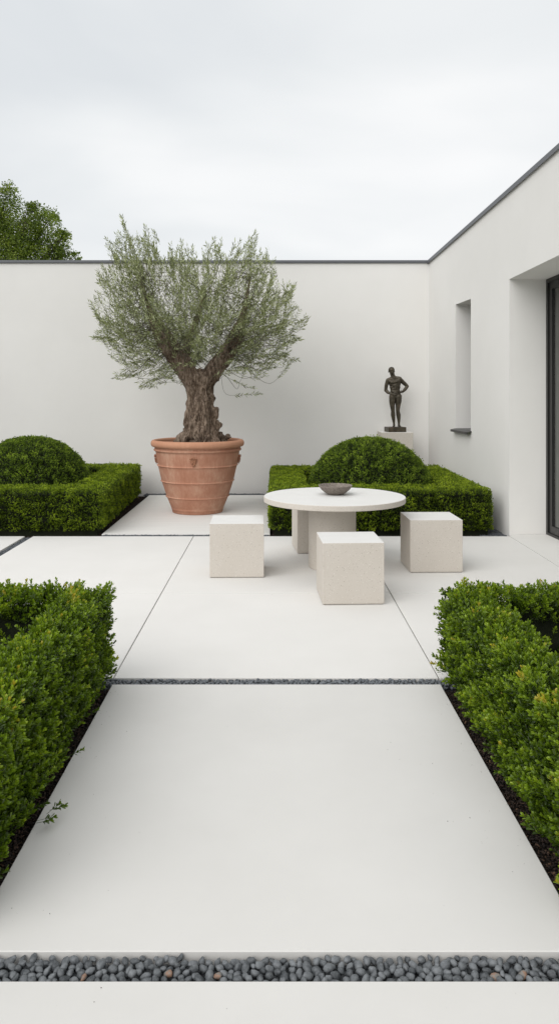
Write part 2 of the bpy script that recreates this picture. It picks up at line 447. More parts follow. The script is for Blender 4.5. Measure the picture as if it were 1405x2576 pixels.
# ------------------------------------------------------------------ house and courtyard wall
A0 = Vector((2.478, 12.52)); B0 = Vector((2.688, 8.913))
U = (B0 - A0).normalized(); OUT = Vector((U.y, -U.x)) * 1.0
if OUT.x > 0: OUT = -OUT
def HP(d, t, z):
    """d along the wall from the corner, t into the house, z up"""
    p = A0 + U * d - OUT * t
    return (p.x, p.y, z)
TOP = lambda d: 3.762 + .0585 * d
DH = lambda d: 2.94 + .030 * (d - 3.613)      # head of the big opening
w0, w1, d0, d1, DE = 1.482, 2.184, 3.613, 7.9, 13.5
ws, wt = 1.118, 2.885
house = tag(bpy.data.objects.new('house', None), 'white rendered house with tall narrow window and deep glazed opening', 'house')
COL.objects.link(house)
def wallmesh():
    v, f = [], []
    def q(*pts):
        b = len(v); v.extend(pts); f.append(tuple(range(b, b + len(pts))))
    zb = -.1
    q(HP(0, 0, zb), HP(w0, 0, zb), HP(w0, 0, TOP(w0)), HP(0, 0, TOP(0)))
    q(HP(w0, 0, zb), HP(w1, 0, zb), HP(w1, 0, ws), HP(w0, 0, ws))
    q(HP(w0, 0, wt), HP(w1, 0, wt), HP(w1, 0, TOP(w1)), HP(w0, 0, TOP(w0)))
    q(HP(w1, 0, zb), HP(d0, 0, zb), HP(d0, 0, TOP(d0)), HP(w1, 0, TOP(w1)))
    q(HP(d0, 0, DH(d0)), HP(d1, 0, DH(d1)), HP(d1, 0, TOP(d1)), HP(d0, 0, TOP(d0)))
    q(HP(d1, 0, zb), HP(DE, 0, zb), HP(DE, 0, TOP(DE)), HP(d1, 0, TOP(d1)))
    T = .52
    # window reveals
    q(HP(w0, 0, ws), HP(w0, T, ws), HP(w0, T, wt), HP(w0, 0, wt)); q(HP(w1, 0, wt), HP(w1, T, wt), HP(w1, T, ws), HP(w1, 0, ws))
    q(HP(w0, 0, wt), HP(w0, T, wt), HP(w1, T, wt), HP(w1, 0, wt)); q(HP(w0, T, ws), HP(w0, 0, ws), HP(w1, 0, ws), HP(w1, T, ws))
    # opening reveals
    q(HP(d0, 0, zb), HP(d0, T, zb), HP(d0, T, DH(d0)), HP(d0, 0, DH(d0))); q(HP(d1, 0, DH(d1)), HP(d1, T, DH(d1)), HP(d1, T, zb), HP(d1, 0, zb))
    q(HP(d0, 0, DH(d0)), HP(d0, T, DH(d0)), HP(d1, T, DH(d1)), HP(d1, 0, DH(d1)))
    # inner face
    q(HP(w0, T, TOP(w0)), HP(w0, T, zb), HP(0, T, zb), HP(0, T, TOP(0)))
    q(HP(w0, T, ws), HP(w1, T, ws), HP(w1, T, zb), HP(w0, T, zb)); q(HP(w0, T, TOP(w0)), HP(w1, T, TOP(w1)), HP(w1, T, wt), HP(w0, T, wt))
    q(HP(w1, T, TOP(w1)), HP(d0, T, TOP(d0)), HP(d0, T, zb), HP(w1, T, zb))
    q(HP(d0, T, TOP(d0)), HP(d1, T, TOP(d1)), HP(d1, T, DH(d1)), HP(d0, T, DH(d0)))
    q(HP(d1, T, TOP(d1)), HP(DE, T, TOP(DE)), HP(DE, T, zb), HP(d1, T, zb))
    # far end, near end and the other outside walls of the block
    q(HP(0, 0, zb), HP(0, 0, TOP(0)), HP(0, 6, TOP(0)), HP(0, 6, zb))
    q(HP(DE, 0, TOP(DE)), HP(DE, 0, zb), HP(DE, 6, zb), HP(DE, 6, TOP(DE)))
    q(HP(0, 6, zb), HP(0, 6, TOP(0)), HP(DE, 6, TOP(DE)), HP(DE, 6, zb))
    return pymesh('wall', v, f)
link('wall', wallmesh(), M['render'], house)
# roof sheet
link('roof', pymesh('roof', [HP(0.02, .1, TOP(0) - .12), HP(DE - .02, .1, TOP(DE) - .12), HP(DE - .02, 5.98, TOP(DE) - .12), HP(.02, 5.98, TOP(0) - .12)], [(0, 1, 2, 3)]), M['coping'], house)
def prism(p0, p1, prof, closed=True):
    """sweep profile [(t, z)] from d=p0 to p1; z is relative to TOP(d)"""
    v, f = [], []
    n = len(prof)
    for d_ in (p0, p1):
        for t, z in prof: v.append(HP(d_, t, TOP(d_) + z))
    for i in range(n): f.append((i, (i + 1) % n, n + (i + 1) % n, n + i))
    f += [tuple(range(n - 1, -1, -1)), tuple(range(n, 2 * n))]
    return pymesh('prism', v, f)
link('coping', prism(.0, DE, [(-.028, -.052), (-.028, .0), (-.022, .006), (.44, .004), (.44, -.03), (.0, -.03), (-.02, -.052)]), M['coping'], house)

# slot window: sill, frame, pane
win = bpy.data.objects.new('window', None); COL.objects.link(win); win.parent = house
def hbox(da, db, ta, tb, za, zb, slope=None):
    v = [HP(d_, t, z) for d_ in (da, db) for t in (ta, tb) for z in (za, zb)]
    f = [(0, 1, 3, 2), (4, 6, 7, 5), (0, 4, 5, 1), (2, 3, 7, 6), (0, 2, 6, 4), (1, 5, 7, 3)]
    me = pymesh('hb', v, f)
    return me
def joinm(mes):
    v, f = [], []
    for me in mes:
        b = len(v); v += [x.co[:] for x in me.vertices]; f += [tuple(i + b for i in p.vertices) for p in me.polygons]
    return pymesh('join', v, f)
# sill: a folded dark metal sheet, sloping outward with a lip
sv = [HP(d_, t, z) for d_ in (w0 - .035, w1 + .035) for t, z in ((-.065, ws - .012), (-.065, ws - .042), (-.058, ws - .042), (-.058, ws - .022), (0.006, ws - .012), (.006, ws + .005))]
link('sill', joinm([pymesh('s', sv, [(i, (i + 1) % 6, 6 + (i + 1) % 6, 6 + i) for i in range(6)] + [(5, 4, 3, 2, 1, 0), (6, 7, 8, 9, 10, 11)]),
                    hbox(w0 + .002, w1 - .002, .006, .5, ws + .0, ws + .006)]), M['sill'], win)
fw = .05
link('frame', joinm([hbox(w0 + .003, w0 + fw, .40, .45, ws + .008, wt - .003), hbox(w1 - fw, w1 - .003, .40, .45, ws + .008, wt - .003),
                     hbox(w0 + fw, w1 - fw, .40, .45, ws + .008, ws + fw), hbox(w0 + fw, w1 - fw, .40, .45, wt - fw, wt - .003)]), M['dark_metal'], win)
link('pane', hbox(w0 + fw, w1 - fw, .422, .428, ws + fw, wt - fw), M['glass'], win)

# big sliding door in the recess
door = bpy.data.objects.new('glass_door', None); COL.objects.link(door); door.parent = house
def dq(da, db, za, zb, ta, tb):
    """box whose top follows the head when zb is None"""
    tops = [(DH(da) - .002 if zb is None else zb), (DH(db) - .002 if zb is None else zb)]
    bots = [(DH(da) + za if za < 0 else za), (DH(db) + za if za < 0 else za)]
    v = []
    for d_, b_, t_ in ((da, bots[0], tops[0]), (db, bots[1], tops[1])):
        for t in (ta, tb): v += [HP(d_, t, b_), HP(d_, t, t_)]
    f = [(0, 1, 3, 2), (4, 6, 7, 5), (0, 4, 5, 1), (2, 3, 7, 6), (0, 2, 6, 4), (1, 5, 7, 3)]
    return pymesh('dq', v, f)
da, db = d0 + .003, d1 - .003
link('frame', joinm([dq(da, da + .045, .002, None, .43, .50), dq(db - .045, db, .002, None, .43, .50),
                     dq(da + .045, db - .045, -.045, None, .43, .50), dq(da + .045, db - .045, .002, .028, .43, .50)]), M['dark_metal'], door)
mid = (da + db) / 2
for (xa, xb) in ((da + .045, mid), (mid + .002, db - .045)):
    sash = link('sash', joinm([dq(xa + .002, xa + .085, .031, None, .445, .485), dq(xb - .085, xb - .002, .031, None, .445, .485),
                               dq(xa + .085, xb - .085, .031, .115, .445, .485), dq(xa + .085, xb - .085, -.13, None, .445, .485),
                               dq(xa + .0855, xa + .097, .1155, 2.80, .455, .475), dq(xb - .097, xb - .0855, .1155, 2.80, .455, .475)]), [M['dark_metal'], M['black_gasket']], door)
    for p_ in sash.data.polygons: p_.material_index = 1 if p_.index >= 24 else 0
    link('pane', dq(xa + .09, xb - .09, .11, 2.83, .462, .468), M['glass'], door)
# the room behind the glass
rv = [HP(d_, t, z) for d_ in (.3, DE - .3) for t in (.53, 5.7) for z in (-.02, 3.05)]
link('room', pymesh('room', rv, [(2, 3, 7, 6), (0, 2, 6, 4), (1, 5, 7, 3), (0, 1, 3, 2), (4, 6, 7, 5)]), M['interior'], house)
# pleated curtain
cv, cf = [], []
nc = 260
for i in range(nc):
    d_ = d0 - .75 + (4.7) * i / (nc - 1)
    t_ = .605 + .035 * math.sin(i * .62) + .012 * math.sin(i * .23 + 1)
    cv += [HP(d_, t_, .01), HP(d_, t_ * .97 + .018, 2.9)]
for i in range(nc - 1): cf.append((2 * i, 2 * i + 2, 2 * i + 3, 2 * i + 1))
cur = link('curtain', pymesh('curtain', cv, cf), M['curtain'], smooth=True)
tag(cur, 'pale grey pleated curtain hanging behind the glass door of the house', 'curtain')

# courtyard wall at the back
bw = tag(bpy.data.objects.new('courtyard_wall', None), 'long white rendered courtyard wall behind the olive tree', 'wall'); COL.objects.link(bw)
link('wall', boxmesh(-11, 2.475, 12.52, 12.80, -.1, 3.72), M['render'], bw)
link('coping', boxmesh(-11, 2.5, 12.492, 12.83, 3.722, 3.766, .004, 1), M['coping'], bw)

# ------------------------------------------------------------------ furniture
def stool(x0, y0, label, rotz=0.0):
    s, h = .478, .4786
    me = bevel_mesh(boxmesh(-s / 2, s / 2, -s / 2, s / 2, 0.007, h), .0035, 2)
    ft = boxmesh(-s / 2 + .012, s / 2 - .012, -s / 2 + .012, s / 2 - .012, 0.0005, .009)
    import bmesh
    bm_ = bmesh.new(); bm_.from_mesh(me); bm_.from_mesh(ft); bm_.to_mesh(me); bm_.free()
    o = link('stool', me, M['terrazzo'], loc=(x0 + s / 2, y0 + s / 2, 0), rot=(0, 0, rotz))
    toplit(o)
    return tag(o, label, 'stool', 'cube stools around the table')
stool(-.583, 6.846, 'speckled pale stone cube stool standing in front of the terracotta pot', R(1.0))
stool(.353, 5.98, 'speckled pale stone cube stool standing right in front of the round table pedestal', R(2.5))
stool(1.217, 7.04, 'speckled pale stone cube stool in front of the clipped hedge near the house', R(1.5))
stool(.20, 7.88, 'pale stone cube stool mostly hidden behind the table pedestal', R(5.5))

tb = tag(bpy.data.objects.new('round_table', None), 'round white terrazzo table on a thick cylindrical pedestal', 'table'); COL.objects.link(tb)
tb.location = (.555, 7.29, 0)
b_ = .004
toplit(link('tabletop', lathe([(0, .617), (.662 - b_, .617), (.662, .617 + b_), (.662, .666 - b_), (.660, .6648), (.662 - b_, .666), (0, .666)], 160), M['terrazzo'], tb))
link('pedestal', lathe([(0, .001), (.219, .001), (.222, .004), (.222, .6165), (0, .6165)], 128), M['terrazzo'], tb, loc=(-.02, 0, 0))
bowl = link('bowl', lathe([(0, .0), (.062, .0), (.075, .004), (.105, .022), (.135, .048), (.155, .074), (.162, .086), (.1605, .0895), (.153, .0885), (.147, .078), (.125, .052), (.095, .032), (.05, .02), (0, .018)], 96),
            M['bowl'], loc=(.572, 7.385, .6665), smooth=True)
tag(bowl, 'shallow rough brown stone bowl on the round table', 'bowl')
rb = np.random.default_rng(5)
wv = Wave(3, .03)
V_ = np.array([v.co[:] for v in bowl.data.vertices]); n_ = wv(V_)
V_[:, :2] *= (1 + n_[:, None] * .006); V_[:, 2] += np.where(V_[:, 2] > .06, n_ * .0012, 0)
bowl.data.vertices.foreach_set('co', V_.ravel())

# ------------------------------------------------------------------ terracotta planter
PX, PY = -1.064, 10.64
pot = tag(bpy.data.objects.new('planter', None), 'large weathered terracotta pot with raised rings holding the olive tree', 'planter'); COL.objects.link(pot)
pot.location = (PX, PY, 0.001)
def ring(r, z, h, o_):
    return [(r - .0, z - h), (r + o_ * .8, z - h * .45), (r + o_, z), (r + o_ * .8, z + h * .45), (r + .002, z + h)]
rad = lambda z: float(np.interp(z, [.05, .219, .43, .645, .82, .86], [.352, .422, .49, .541, .572, .582]))
prof = [(0, 0), (.335, 0), (.343, .004), (.345, .010), (.350, .044), (.356, .048), (.357, .052), (.353, .056)]
zs_ = [.07]
for a_, b_2 in ((.07, .219), (.219, .43), (.43, .645), (.645, .80)):
    lo_ = a_ + (.016 if a_ > .1 else .01); hi_ = b_2 - .016 if b_2 < .8 else b_2
    for k_ in range(8): prof.append((rad(lo_ + (hi_ - lo_) * k_ / 7), lo_ + (hi_ - lo_) * k_ / 7))
    if b_2 < .8:
        for dz_, o_ in ((-.0105, .0005), (-.0085, .004), (-.005, .010), (0, .0135), (.004, .012), (.0075, .006), (.0105, .001)): prof.append((rad(b_2 + dz_) + o_, b_2 + dz_))
prof += [(.570, .815), (.571, .830), (.580, .836), (.592, .842), (.598, .850), (.597, .860), (.590, .868), (.583, .874), (.583, .882), (.590, .890)]
prof_in = [(.585, .955), (.545, .93), (.535, .86), (.50, .70)]
link('body', lathe(prof + [(.592, .90), (.585, .92)] + prof_in + [(0, .69)], 144), M['terracotta'], pot, smooth=True)
rim = [(.585, .905), (.604, .897), (.622, .902), (.634, .918), (.637, .942), (.632, .965), (.617, .982), (.596, .988), (.575, .982), (.563, .965), (.562, .94), (.575, .915), (.585, .905)]
link('rim', lathe(rim, 144), M['terracotta_rim'], pot, smooth=True)
link('soil', lathe([(0, .925), (.2, .93), (.4, .92), (.54, .905)], 48), M['soil'], pot, smooth=True)
def emblem(az):
    """a small shield-shaped ornament: a cap band and knobbly relief tapering to a point"""
    V, F = icos(2)
    r_ = random.Random(11)
    Vs, Fs = [], []
    def add(c, s):
        b = sum(len(x) for x in Vs); Vs.append(V * np.array(s) + np.array(c)); Fs.append(F + b)
    add((0, -.010, -.012), (.045, .012, .052)); add((0, -.012, -.050), (.026, .012, .034))
    for i in range(9):
        x = -.044 + .011 * i
        add((x, .003, .034 - .012 * (x / .044) ** 2), (.009, .011, .0075))
    for i in range(26):
        z = r_.uniform(-.06, .02); wd = .034 * (1 - (max(0, -z) / .075) ** 1.3)
        add((r_.uniform(-wd, wd), .008, z), (r_.uniform(.005, .009), r_.uniform(.006, .010), r_.uniform(.005, .01)))
    add((0, .002, -.078), (.006, .007, .012))
    me = npmesh('emblem', np.concatenate(Vs), np.concatenate(Fs))
    o = link('emblem', me, M['emblem'], pot, smooth=True)
    a = R(az); o.location = (.575 * math.cos(a), .575 * math.sin(a), .745)
    o.rotation_euler = (R(-9), 0, a - R(90))
for az in (270, 182, -2, 90): emblem(az)

# ------------------------------------------------------------------ blob builder: primitives fused by voxel remesh into one continuous surface
def fuse(prims, voxel, smooth_it=2):
    V0, F0 = icos(2)
    Vs, Fs, b = [], [], 0
    for (c, s, rot) in prims:
        V = V0 * np.array(s)
        if rot is not None: V = V @ np.array(rot).T
        V = V + np.array(c)
        Vs.append(V); Fs.append(F0 + b); b += len(V)
    me = npmesh('blob', np.concatenate(Vs), np.concatenate(Fs))
    o = bpy.data.objects.new('blob', me); COL.objects.link(o)
    m = o.modifiers.new('r', 'REMESH'); m.mode = 'VOXEL'; m.voxel_size = voxel
    if smooth_it:
        s_ = o.modifiers.new('s', 'SMOOTH'); s_.iterations = smooth_it; s_.factor = .5
    bpy.context.view_layer.update()
    dg = bpy.context.evaluated_depsgraph_get()
    res = bpy.data.meshes.new_from_object(o.evaluated_get(dg))
    bpy.data.objects.remove(o, do_unlink=True)
    return res
def chain(pts, flat=1.0, fat=1.0):
    """pts: (x,y,z,r) -> spheres closely spaced along the polyline"""
    P = []
    for a, b in zip(pts[:-1], pts[1:]):
        a, b = np.array(a, float), np.array(b, float)
        L_ = np.linalg.norm(a[:3] - b[:3]); n = max(2, int(L_ / (.35 * min(a[3], b[3]))) + 1)
        for i in range(n + 1):
            p = a + (b - a) * i / n
            P.append((p[:3], (p[3] * fat, p[3] * flat * fat, p[3] * fat), None))
    return P

# ------------------------------------------------------------------ statue
pl = toplit(link('plinth', bevel_mesh(boxmesh(-.245, .245, -.245, .245, -.05, 1.013), .003, 1), M['terrazzo'], loc=(1.88, 12.2, 0)))
tag(pl, 'pale speckled stone plinth in the corner carrying the bronze figure', 'plinth')
st = tag(bpy.data.objects.new('statue', None), 'dark bronze statue of a standing nude figure with hands on hips', 'statue'); COL.objects.link(st)
st.location = (1.88, 12.17, 1.0135)
link('base', bevel_mesh(boxmesh(-.143, .143, -.115, .115, 0, .077), .002, 1), M['bronze'], st, rot=(0, 0, R(9)))
K = .0006
def q(x, y, d_=0.0, r=0.0):      # statue sketch units to metres: x from the hips, y up from the feet
    return ((x - 525) * K, -d_ * K, (1772 - y) * K + .078, r * K * 1.1)
def E(x, y, d_, sx, sy, sz, ry=0):
    c = q(x, y, d_)
    rot = Matrix.Rotation(R(ry), 3, 'Y') if ry else None
    return (np.array(c[:3]), (sx * K * 1.06, sy * K * 1.06, sz * K * 1.04), rot)
PR = []
PR += [E(427, 285, 8, 80, 90, 84), E(436, 345, 30, 60, 62, 56, 6), E(442, 392, 42, 34, 32, 26), E(434, 345, 88, 11, 16, 26), E(438, 384, 66, 22, 12, 8),
       E(405, 318, 78, 24, 10, 7), E(462, 318, 78, 24, 10, 7), E(352, 330, 0, 10, 18, 26), E(507, 322, 0, 10, 18, 26)]
PR += chain([q(440, 360, 0, 58), q(460, 425, -2, 54), q(485, 490, -5, 66)], .95)
PR += chain([q(478, 488, -10, 44), q(420, 512, -8, 46), q(345, 545, 0, 50)]) + chain([q(490, 482, -10, 46), q(560, 492, -8, 46), q(636, 512, 0, 54)])
PR += chain([q(395, 585, 0, 62), q(610, 570, 0, 64)], 1.05) + chain([q(425, 655, 0, 62), q(610, 648, 0, 60)], 1.0) + chain([q(442, 735, 0, 58), q(602, 735, 0, 58)], 1.0)
PR += [E(488, 520, 0, 130, 58, 42, 4), E(340, 550, 0, 56, 52, 50), E(632, 520, 0, 62, 54, 52)]
PR += [E(505, 600, 0, 132, 76, 95, 3), E(440, 610, 42, 62, 42, 44), E(565, 592, 42, 66, 42, 44), E(520, 690, 4, 128, 72, 80), E(520, 790, 0, 126, 70, 74), E(523, 720, 34, 62, 42, 70),
       E(526, 850, 0, 132, 76, 80), E(530, 930, 0, 142, 84, 76), E(530, 880, 22, 80, 62, 60), E(470, 950, -40, 72, 60, 70), E(590, 950, -40, 72, 60, 70), E(520, 1000, 58, 30, 26, 34), E(520, 760, 72, 30, 8, 50)]
PR += chain([q(335, 555, 0, 54), q(300, 660, -6, 46), q(284, 760, -14, 42), q(284, 820, -18, 42)])            # viewer-left upper arm
PR += chain([q(284, 820, -18, 42), q(330, 870, 20, 38), q(392, 905, 60, 26)])
PR += chain([q(640, 520, 0, 58), q(735, 610, -10, 50), q(800, 665, -16, 46), q(842, 712, -20, 42)])
PR += chain([q(842, 712, -20, 42), q(780, 795, 10, 40), q(706, 858, 45, 27)])
# hands with four fingers and a thumb, laid on the hips
PR += [E(408, 910, 80, 30, 17, 26, -10), E(676, 862, 72, 30, 17, 26, 20)]
for i in range(4):
    PR += chain([q(425, 892 + 13 * i, 90, 9), q(452 - abs(i - 1) * 3, 900 + 15 * i, 98, 8), q(466 - abs(i - 1) * 5, 918 + 15 * i, 92, 6.5)])
    PR += chain([q(660, 848 + 11 * i, 80, 9), q(634 + abs(i - 1) * 3, 850 + 13 * i, 92, 8), q(618 + abs(i - 1) * 5, 862 + 13 * i, 88, 6.5)])
PR += chain([q(402, 893, 84, 9), q(412, 868, 78, 8), q(420, 850, 68, 7)]); PR += chain([q(684, 845, 74, 9), q(676, 822, 66, 8), q(668, 806, 54, 7)])
PR += chain([q(458, 980, 0, 88), q(446, 1100, 6, 78), q(448, 1220, 8, 60), q(460, 1320, 6, 50), q(464, 1370, 2, 47), q(470, 1460, -10, 56), q(482, 1570, -8, 42), q(494, 1680, -4, 27), q(494, 1725, -2, 30)])
PR += chain([q(604, 980, 0, 88), q(606, 1100, 6, 79), q(598, 1220, 10, 60), q(590, 1320, 14, 50), q(592, 1370, 10, 47), q(610, 1460, -2, 57), q(620, 1570, -2, 43), q(622, 1680, 0, 28), q(622, 1725, 0, 30)])
for (xa, xb) in ((494, 462), (624, 640)):
    PR += [E(xa, 1752, -18, 28, 34, 20)]
    PR += chain([q(xa, 1738, 10, 28), q((xa + xb) / 2, 1750, 50, 24), q(xb, 1756, 86, 19)])
    for i in range(5):
        PR += chain([q(xb - 20 + 10 * i, 1758, 92, 8), q(xb - 22 + 11 * i, 1760, 112 - 4 * abs(i - 1.5), 7)])
sm_ = fuse(PR, .0036, 1)
link('figure', sm_, M['bronze'], st, smooth=True)

# ------------------------------------------------------------------ olive tree
def D2(x, y):        # offset of a sighted point from the pot axis, in the tree's own plane
    return ((x - 497) * .005456, CAM_H - (y - HOR) * .005456)
rng = np.random.default_rng(42)
def limbpts(seq, ys):
    return [(*[D2(x, y)[0]], yy, D2(x, y)[1], r) for (x, y, r), yy in zip(seq, ys)]
TR = []
TR += chain(limbpts([(503, 1125, .20), (506, 1080, .195), (504, 1040, .185), (502, 1000, .178), (501, 968, .175), (500, 955, .165)], [0, 0, 0, 0, 0, 0]))
left = limbpts([(488, 962, .14), (462, 920, .14), (434, 882, .14), (412, 848, .13), (396, 818, .10), (382, 788, .055), (366, 750, .032), (352, 700, .02)], [0, -.02, -.05, -.05, -.03, 0, .03, .08])
right = limbpts([(516, 962, .13), (545, 922, .125), (571, 887, .122), (590, 855, .12), (602, 826, .09), (610, 795, .05), (620, 752, .03), (628, 700, .02)], [0, .02, .04, .03, .02, 0, -.02, -.06])
back = limbpts([(470, 925, .07), (462, 880, .06), (470, 840, .05), (490, 790, .038), (505, 730, .028)], [.08, .20, .30, .42, .5])
TR += chain(left) + chain(right) + chain(back)
# buttress roots that twist up the trunk
for i in range(11):
    a = i * 2 * math.pi / 11 + rng.uniform(-.2, .2)
    tw = rng.uniform(-.7, .2)
    pts = []
    for k, (zr, rr, wr) in enumerate(((.90, .34 + rng.uniform(-.03, .04), .055), (.99, .27, .065), (1.09, .195, .062), (1.28, .15, .058), (1.52, .135, .05), (1.78, .15, .045))):
        aa = a + tw * k * .28
        pts.append((.035 + rr * math.cos(aa), rr * math.sin(aa) * .9, zr, wr * rng.uniform(.85, 1.15)))
    TR += chain(pts)
for (x, y, s) in ((540, 1042, .045), (543, 1032, .03), (548, 1072, .05), (468, 1075, .04), (470, 965, .035), (606, 818, .06), (575, 1098, .05), (452, 1100, .05)):
    X_, Z_ = D2(x, y); TR.append((np.array((X_, -.03, Z_)), (s, s, s * 1.3), None))
tm = fuse(TR, .014, 3)
V_ = np.array([v.co[:] for v in tm.vertices]); nn = np.array([v.normal[:] for v in tm.vertices])
w1_, w2_, w3_ = Wave(7, .09), Wave(8, .045), Wave(9, .25)
Q = V_ * np.array([1, 1, .3])
amp = np.clip((2.5 - V_[:, 2]) / 1.0, .25, 1)
V_ += nn * ((w1_(Q) * .012 + w2_(Q) * .007 - np.maximum(0, w3_(V_ * np.array([1, 1, .5])) - .45) * .05) * amp)[:, None]
tm.vertices.foreach_set('co', V_.ravel()); tm.update()
olive = tag(bpy.data.objects.new('olive_tree', None), 'old olive tree with gnarled forked trunk and feathery grey green crown', 'tree'); COL.objects.link(olive)
olive.location = (PX, PY, 0)
link('trunk', tm, M['bark'], olive, smooth=True)

# crown: twig tips fill an outline read from its silhouette and get depth
OUTL = np.array([(285, 625), (300, 585), (318, 605), (362, 592), (385, 615), (402, 655), (430, 632), (452, 635), (480, 655), (510, 645), (540, 618), (562, 640), (578, 660), (596, 635), (630, 612), (642, 640), (668, 645), (690, 675),
                 (692, 700), (738, 716), (730, 750), (738, 768), (775, 800), (735, 815), (752, 852), (715, 870), (742, 905), (700, 915), (668, 938), (630, 925), (590, 930), (552, 915), (500, 900), (455, 930), (430, 955), (400, 945), (355, 972), (340, 945), (290, 950),
                 (322, 915), (275, 885), (295, 865), (234, 850), (255, 815), (244, 795), (230, 762), (250, 735), (246, 680), (268, 690), (285, 640)], float)
def inside(p, poly):
    x, y = p[:, 0], p[:, 1]; r_ = np.zeros(len(p), bool); j = len(poly) - 1
    for i in range(len(poly)):
        xi, yi = poly[i]; xj, yj = poly[j]
        c = ((yi > y) != (yj > y)) & (x < (xj - xi) * (y - yi) / (yj - yi + 1e-9) + xi)
        r_ ^= c; j = i
    return r_
cand = np.stack([rng.uniform(225, 780, 9000), rng.uniform(540, 995, 9000)], 1)
cand = cand[inside(cand, OUTL)]
# centre of the crown a little denser, the low middle by the fork thinner
dc = np.hypot((cand[:, 0] - 492) / 300, (cand[:, 1] - 760) / 230)
keep = rng.uniform(0, 1, len(cand)) < np.clip(1.15 - .35 * dc, .3, 1) * np.where(cand[:, 1] > 900, .6, 1)
cand = cand[keep][:1080]
edge = []
for i in range(len(OUTL)):
    a, b = OUTL[i], OUTL[(i + 1) % len(OUTL)]
    if 905 < a[1] and 440 < a[0] < 600: continue
    edge += [a, a + rng.normal(0, 6, 2), (a * .6 + b * .4)]
extra = []
for (x_, y_) in ((267, 600), (283, 612), (305, 545), (318, 578), (333, 596), (345, 588), (365, 568), (384, 580), (378, 600), (431, 611), (446, 622), (456, 606), (470, 618), (484, 622), (494, 640), (509, 628), (518, 612), (541, 598), (556, 604), (590, 607), (604, 604), (620, 612), (642, 582), (634, 600), (655, 626), (672, 624), (690, 652), (256, 665), (250, 690), (735, 716), (728, 738)):
    extra += [(x_, y_), (x_ + rng.uniform(-4, 4), y_ + rng.uniform(8, 20))]
extra += [(305, 546), (309, 560), (370, 572), (388, 582), (540, 598), (455, 606), (640, 584), (632, 598), (776, 800), (762, 806), (655, 990), (640, 975), (356, 975), (370, 968), (232, 764), (236, 850), (752, 852), (742, 905), (268, 600), (288, 950), (292, 940)]
tips2 = np.concatenate([cand, np.array(edge), np.array(extra, float)])
n = len(tips2)
TX = (tips2[:, 0] - 497) * .005456; TZ = CAM_H - (tips2[:, 1] - HOR) * .005456
rr = np.clip(1 - dc.mean() * 0 - np.hypot(TX / 1.5, (TZ - 2.85) / 1.25) ** 2, .02, 1)
TY = rng.uniform(-1, 1, n) * (1.15 * np.sqrt(rr))
# keep the sighted outline after moving a tip nearer or farther
scl = (PY + TY) / PY
gx = (TX + PX) * scl - PX; gz = (TZ - CAM_H) * scl + CAM_H
tips = np.stack([gx, TY, gz], 1)
limb = np.array([p[:3] for p in (left[1:] + right[1:] + back[1:])])
anchor0 = np.array([.03, 0, 1.95])
leaf_V, leaf_F, leaf_T = [], [], []
tw_V, tw_F = [], []
def tube(P, r0, r1, k=3):
    """polyline tube"""
    P = np.asarray(P); m = len(P)
    Tn = np.gradient(P, axis=0); Tn /= np.linalg.norm(Tn, axis=1, keepdims=True)
    Fm = frames(Tn, np.zeros(m))
    ang = np.arange(k) * 2 * math.pi / k
    rad_ = np.linspace(r0, r1, m)
    ringp = (np.cos(ang)[None, :, None] * Fm[:, None, :, 0] + np.sin(ang)[None, :, None] * Fm[:, None, :, 1]) * rad_[:, None, None] + P[:, None, :]
    F_ = []
    for i in range(m - 1):
        for j in range(k):
            F_.append((i * k + j, i * k + (j + 1) % k, (i + 1) * k + (j + 1) % k, (i + 1) * k + j))
    return ringp.reshape(-1, 3), np.array(F_)
def bez(a, b, c, d_, m):
    t = np.linspace(0, 1, m)[:, None]
    return (1 - t) ** 3 * a + 3 * (1 - t) ** 2 * t * b + 3 * (1 - t) * t * t * c + t ** 3 * d_
leafP, leafD, leafN = [], [], []
toff = 0
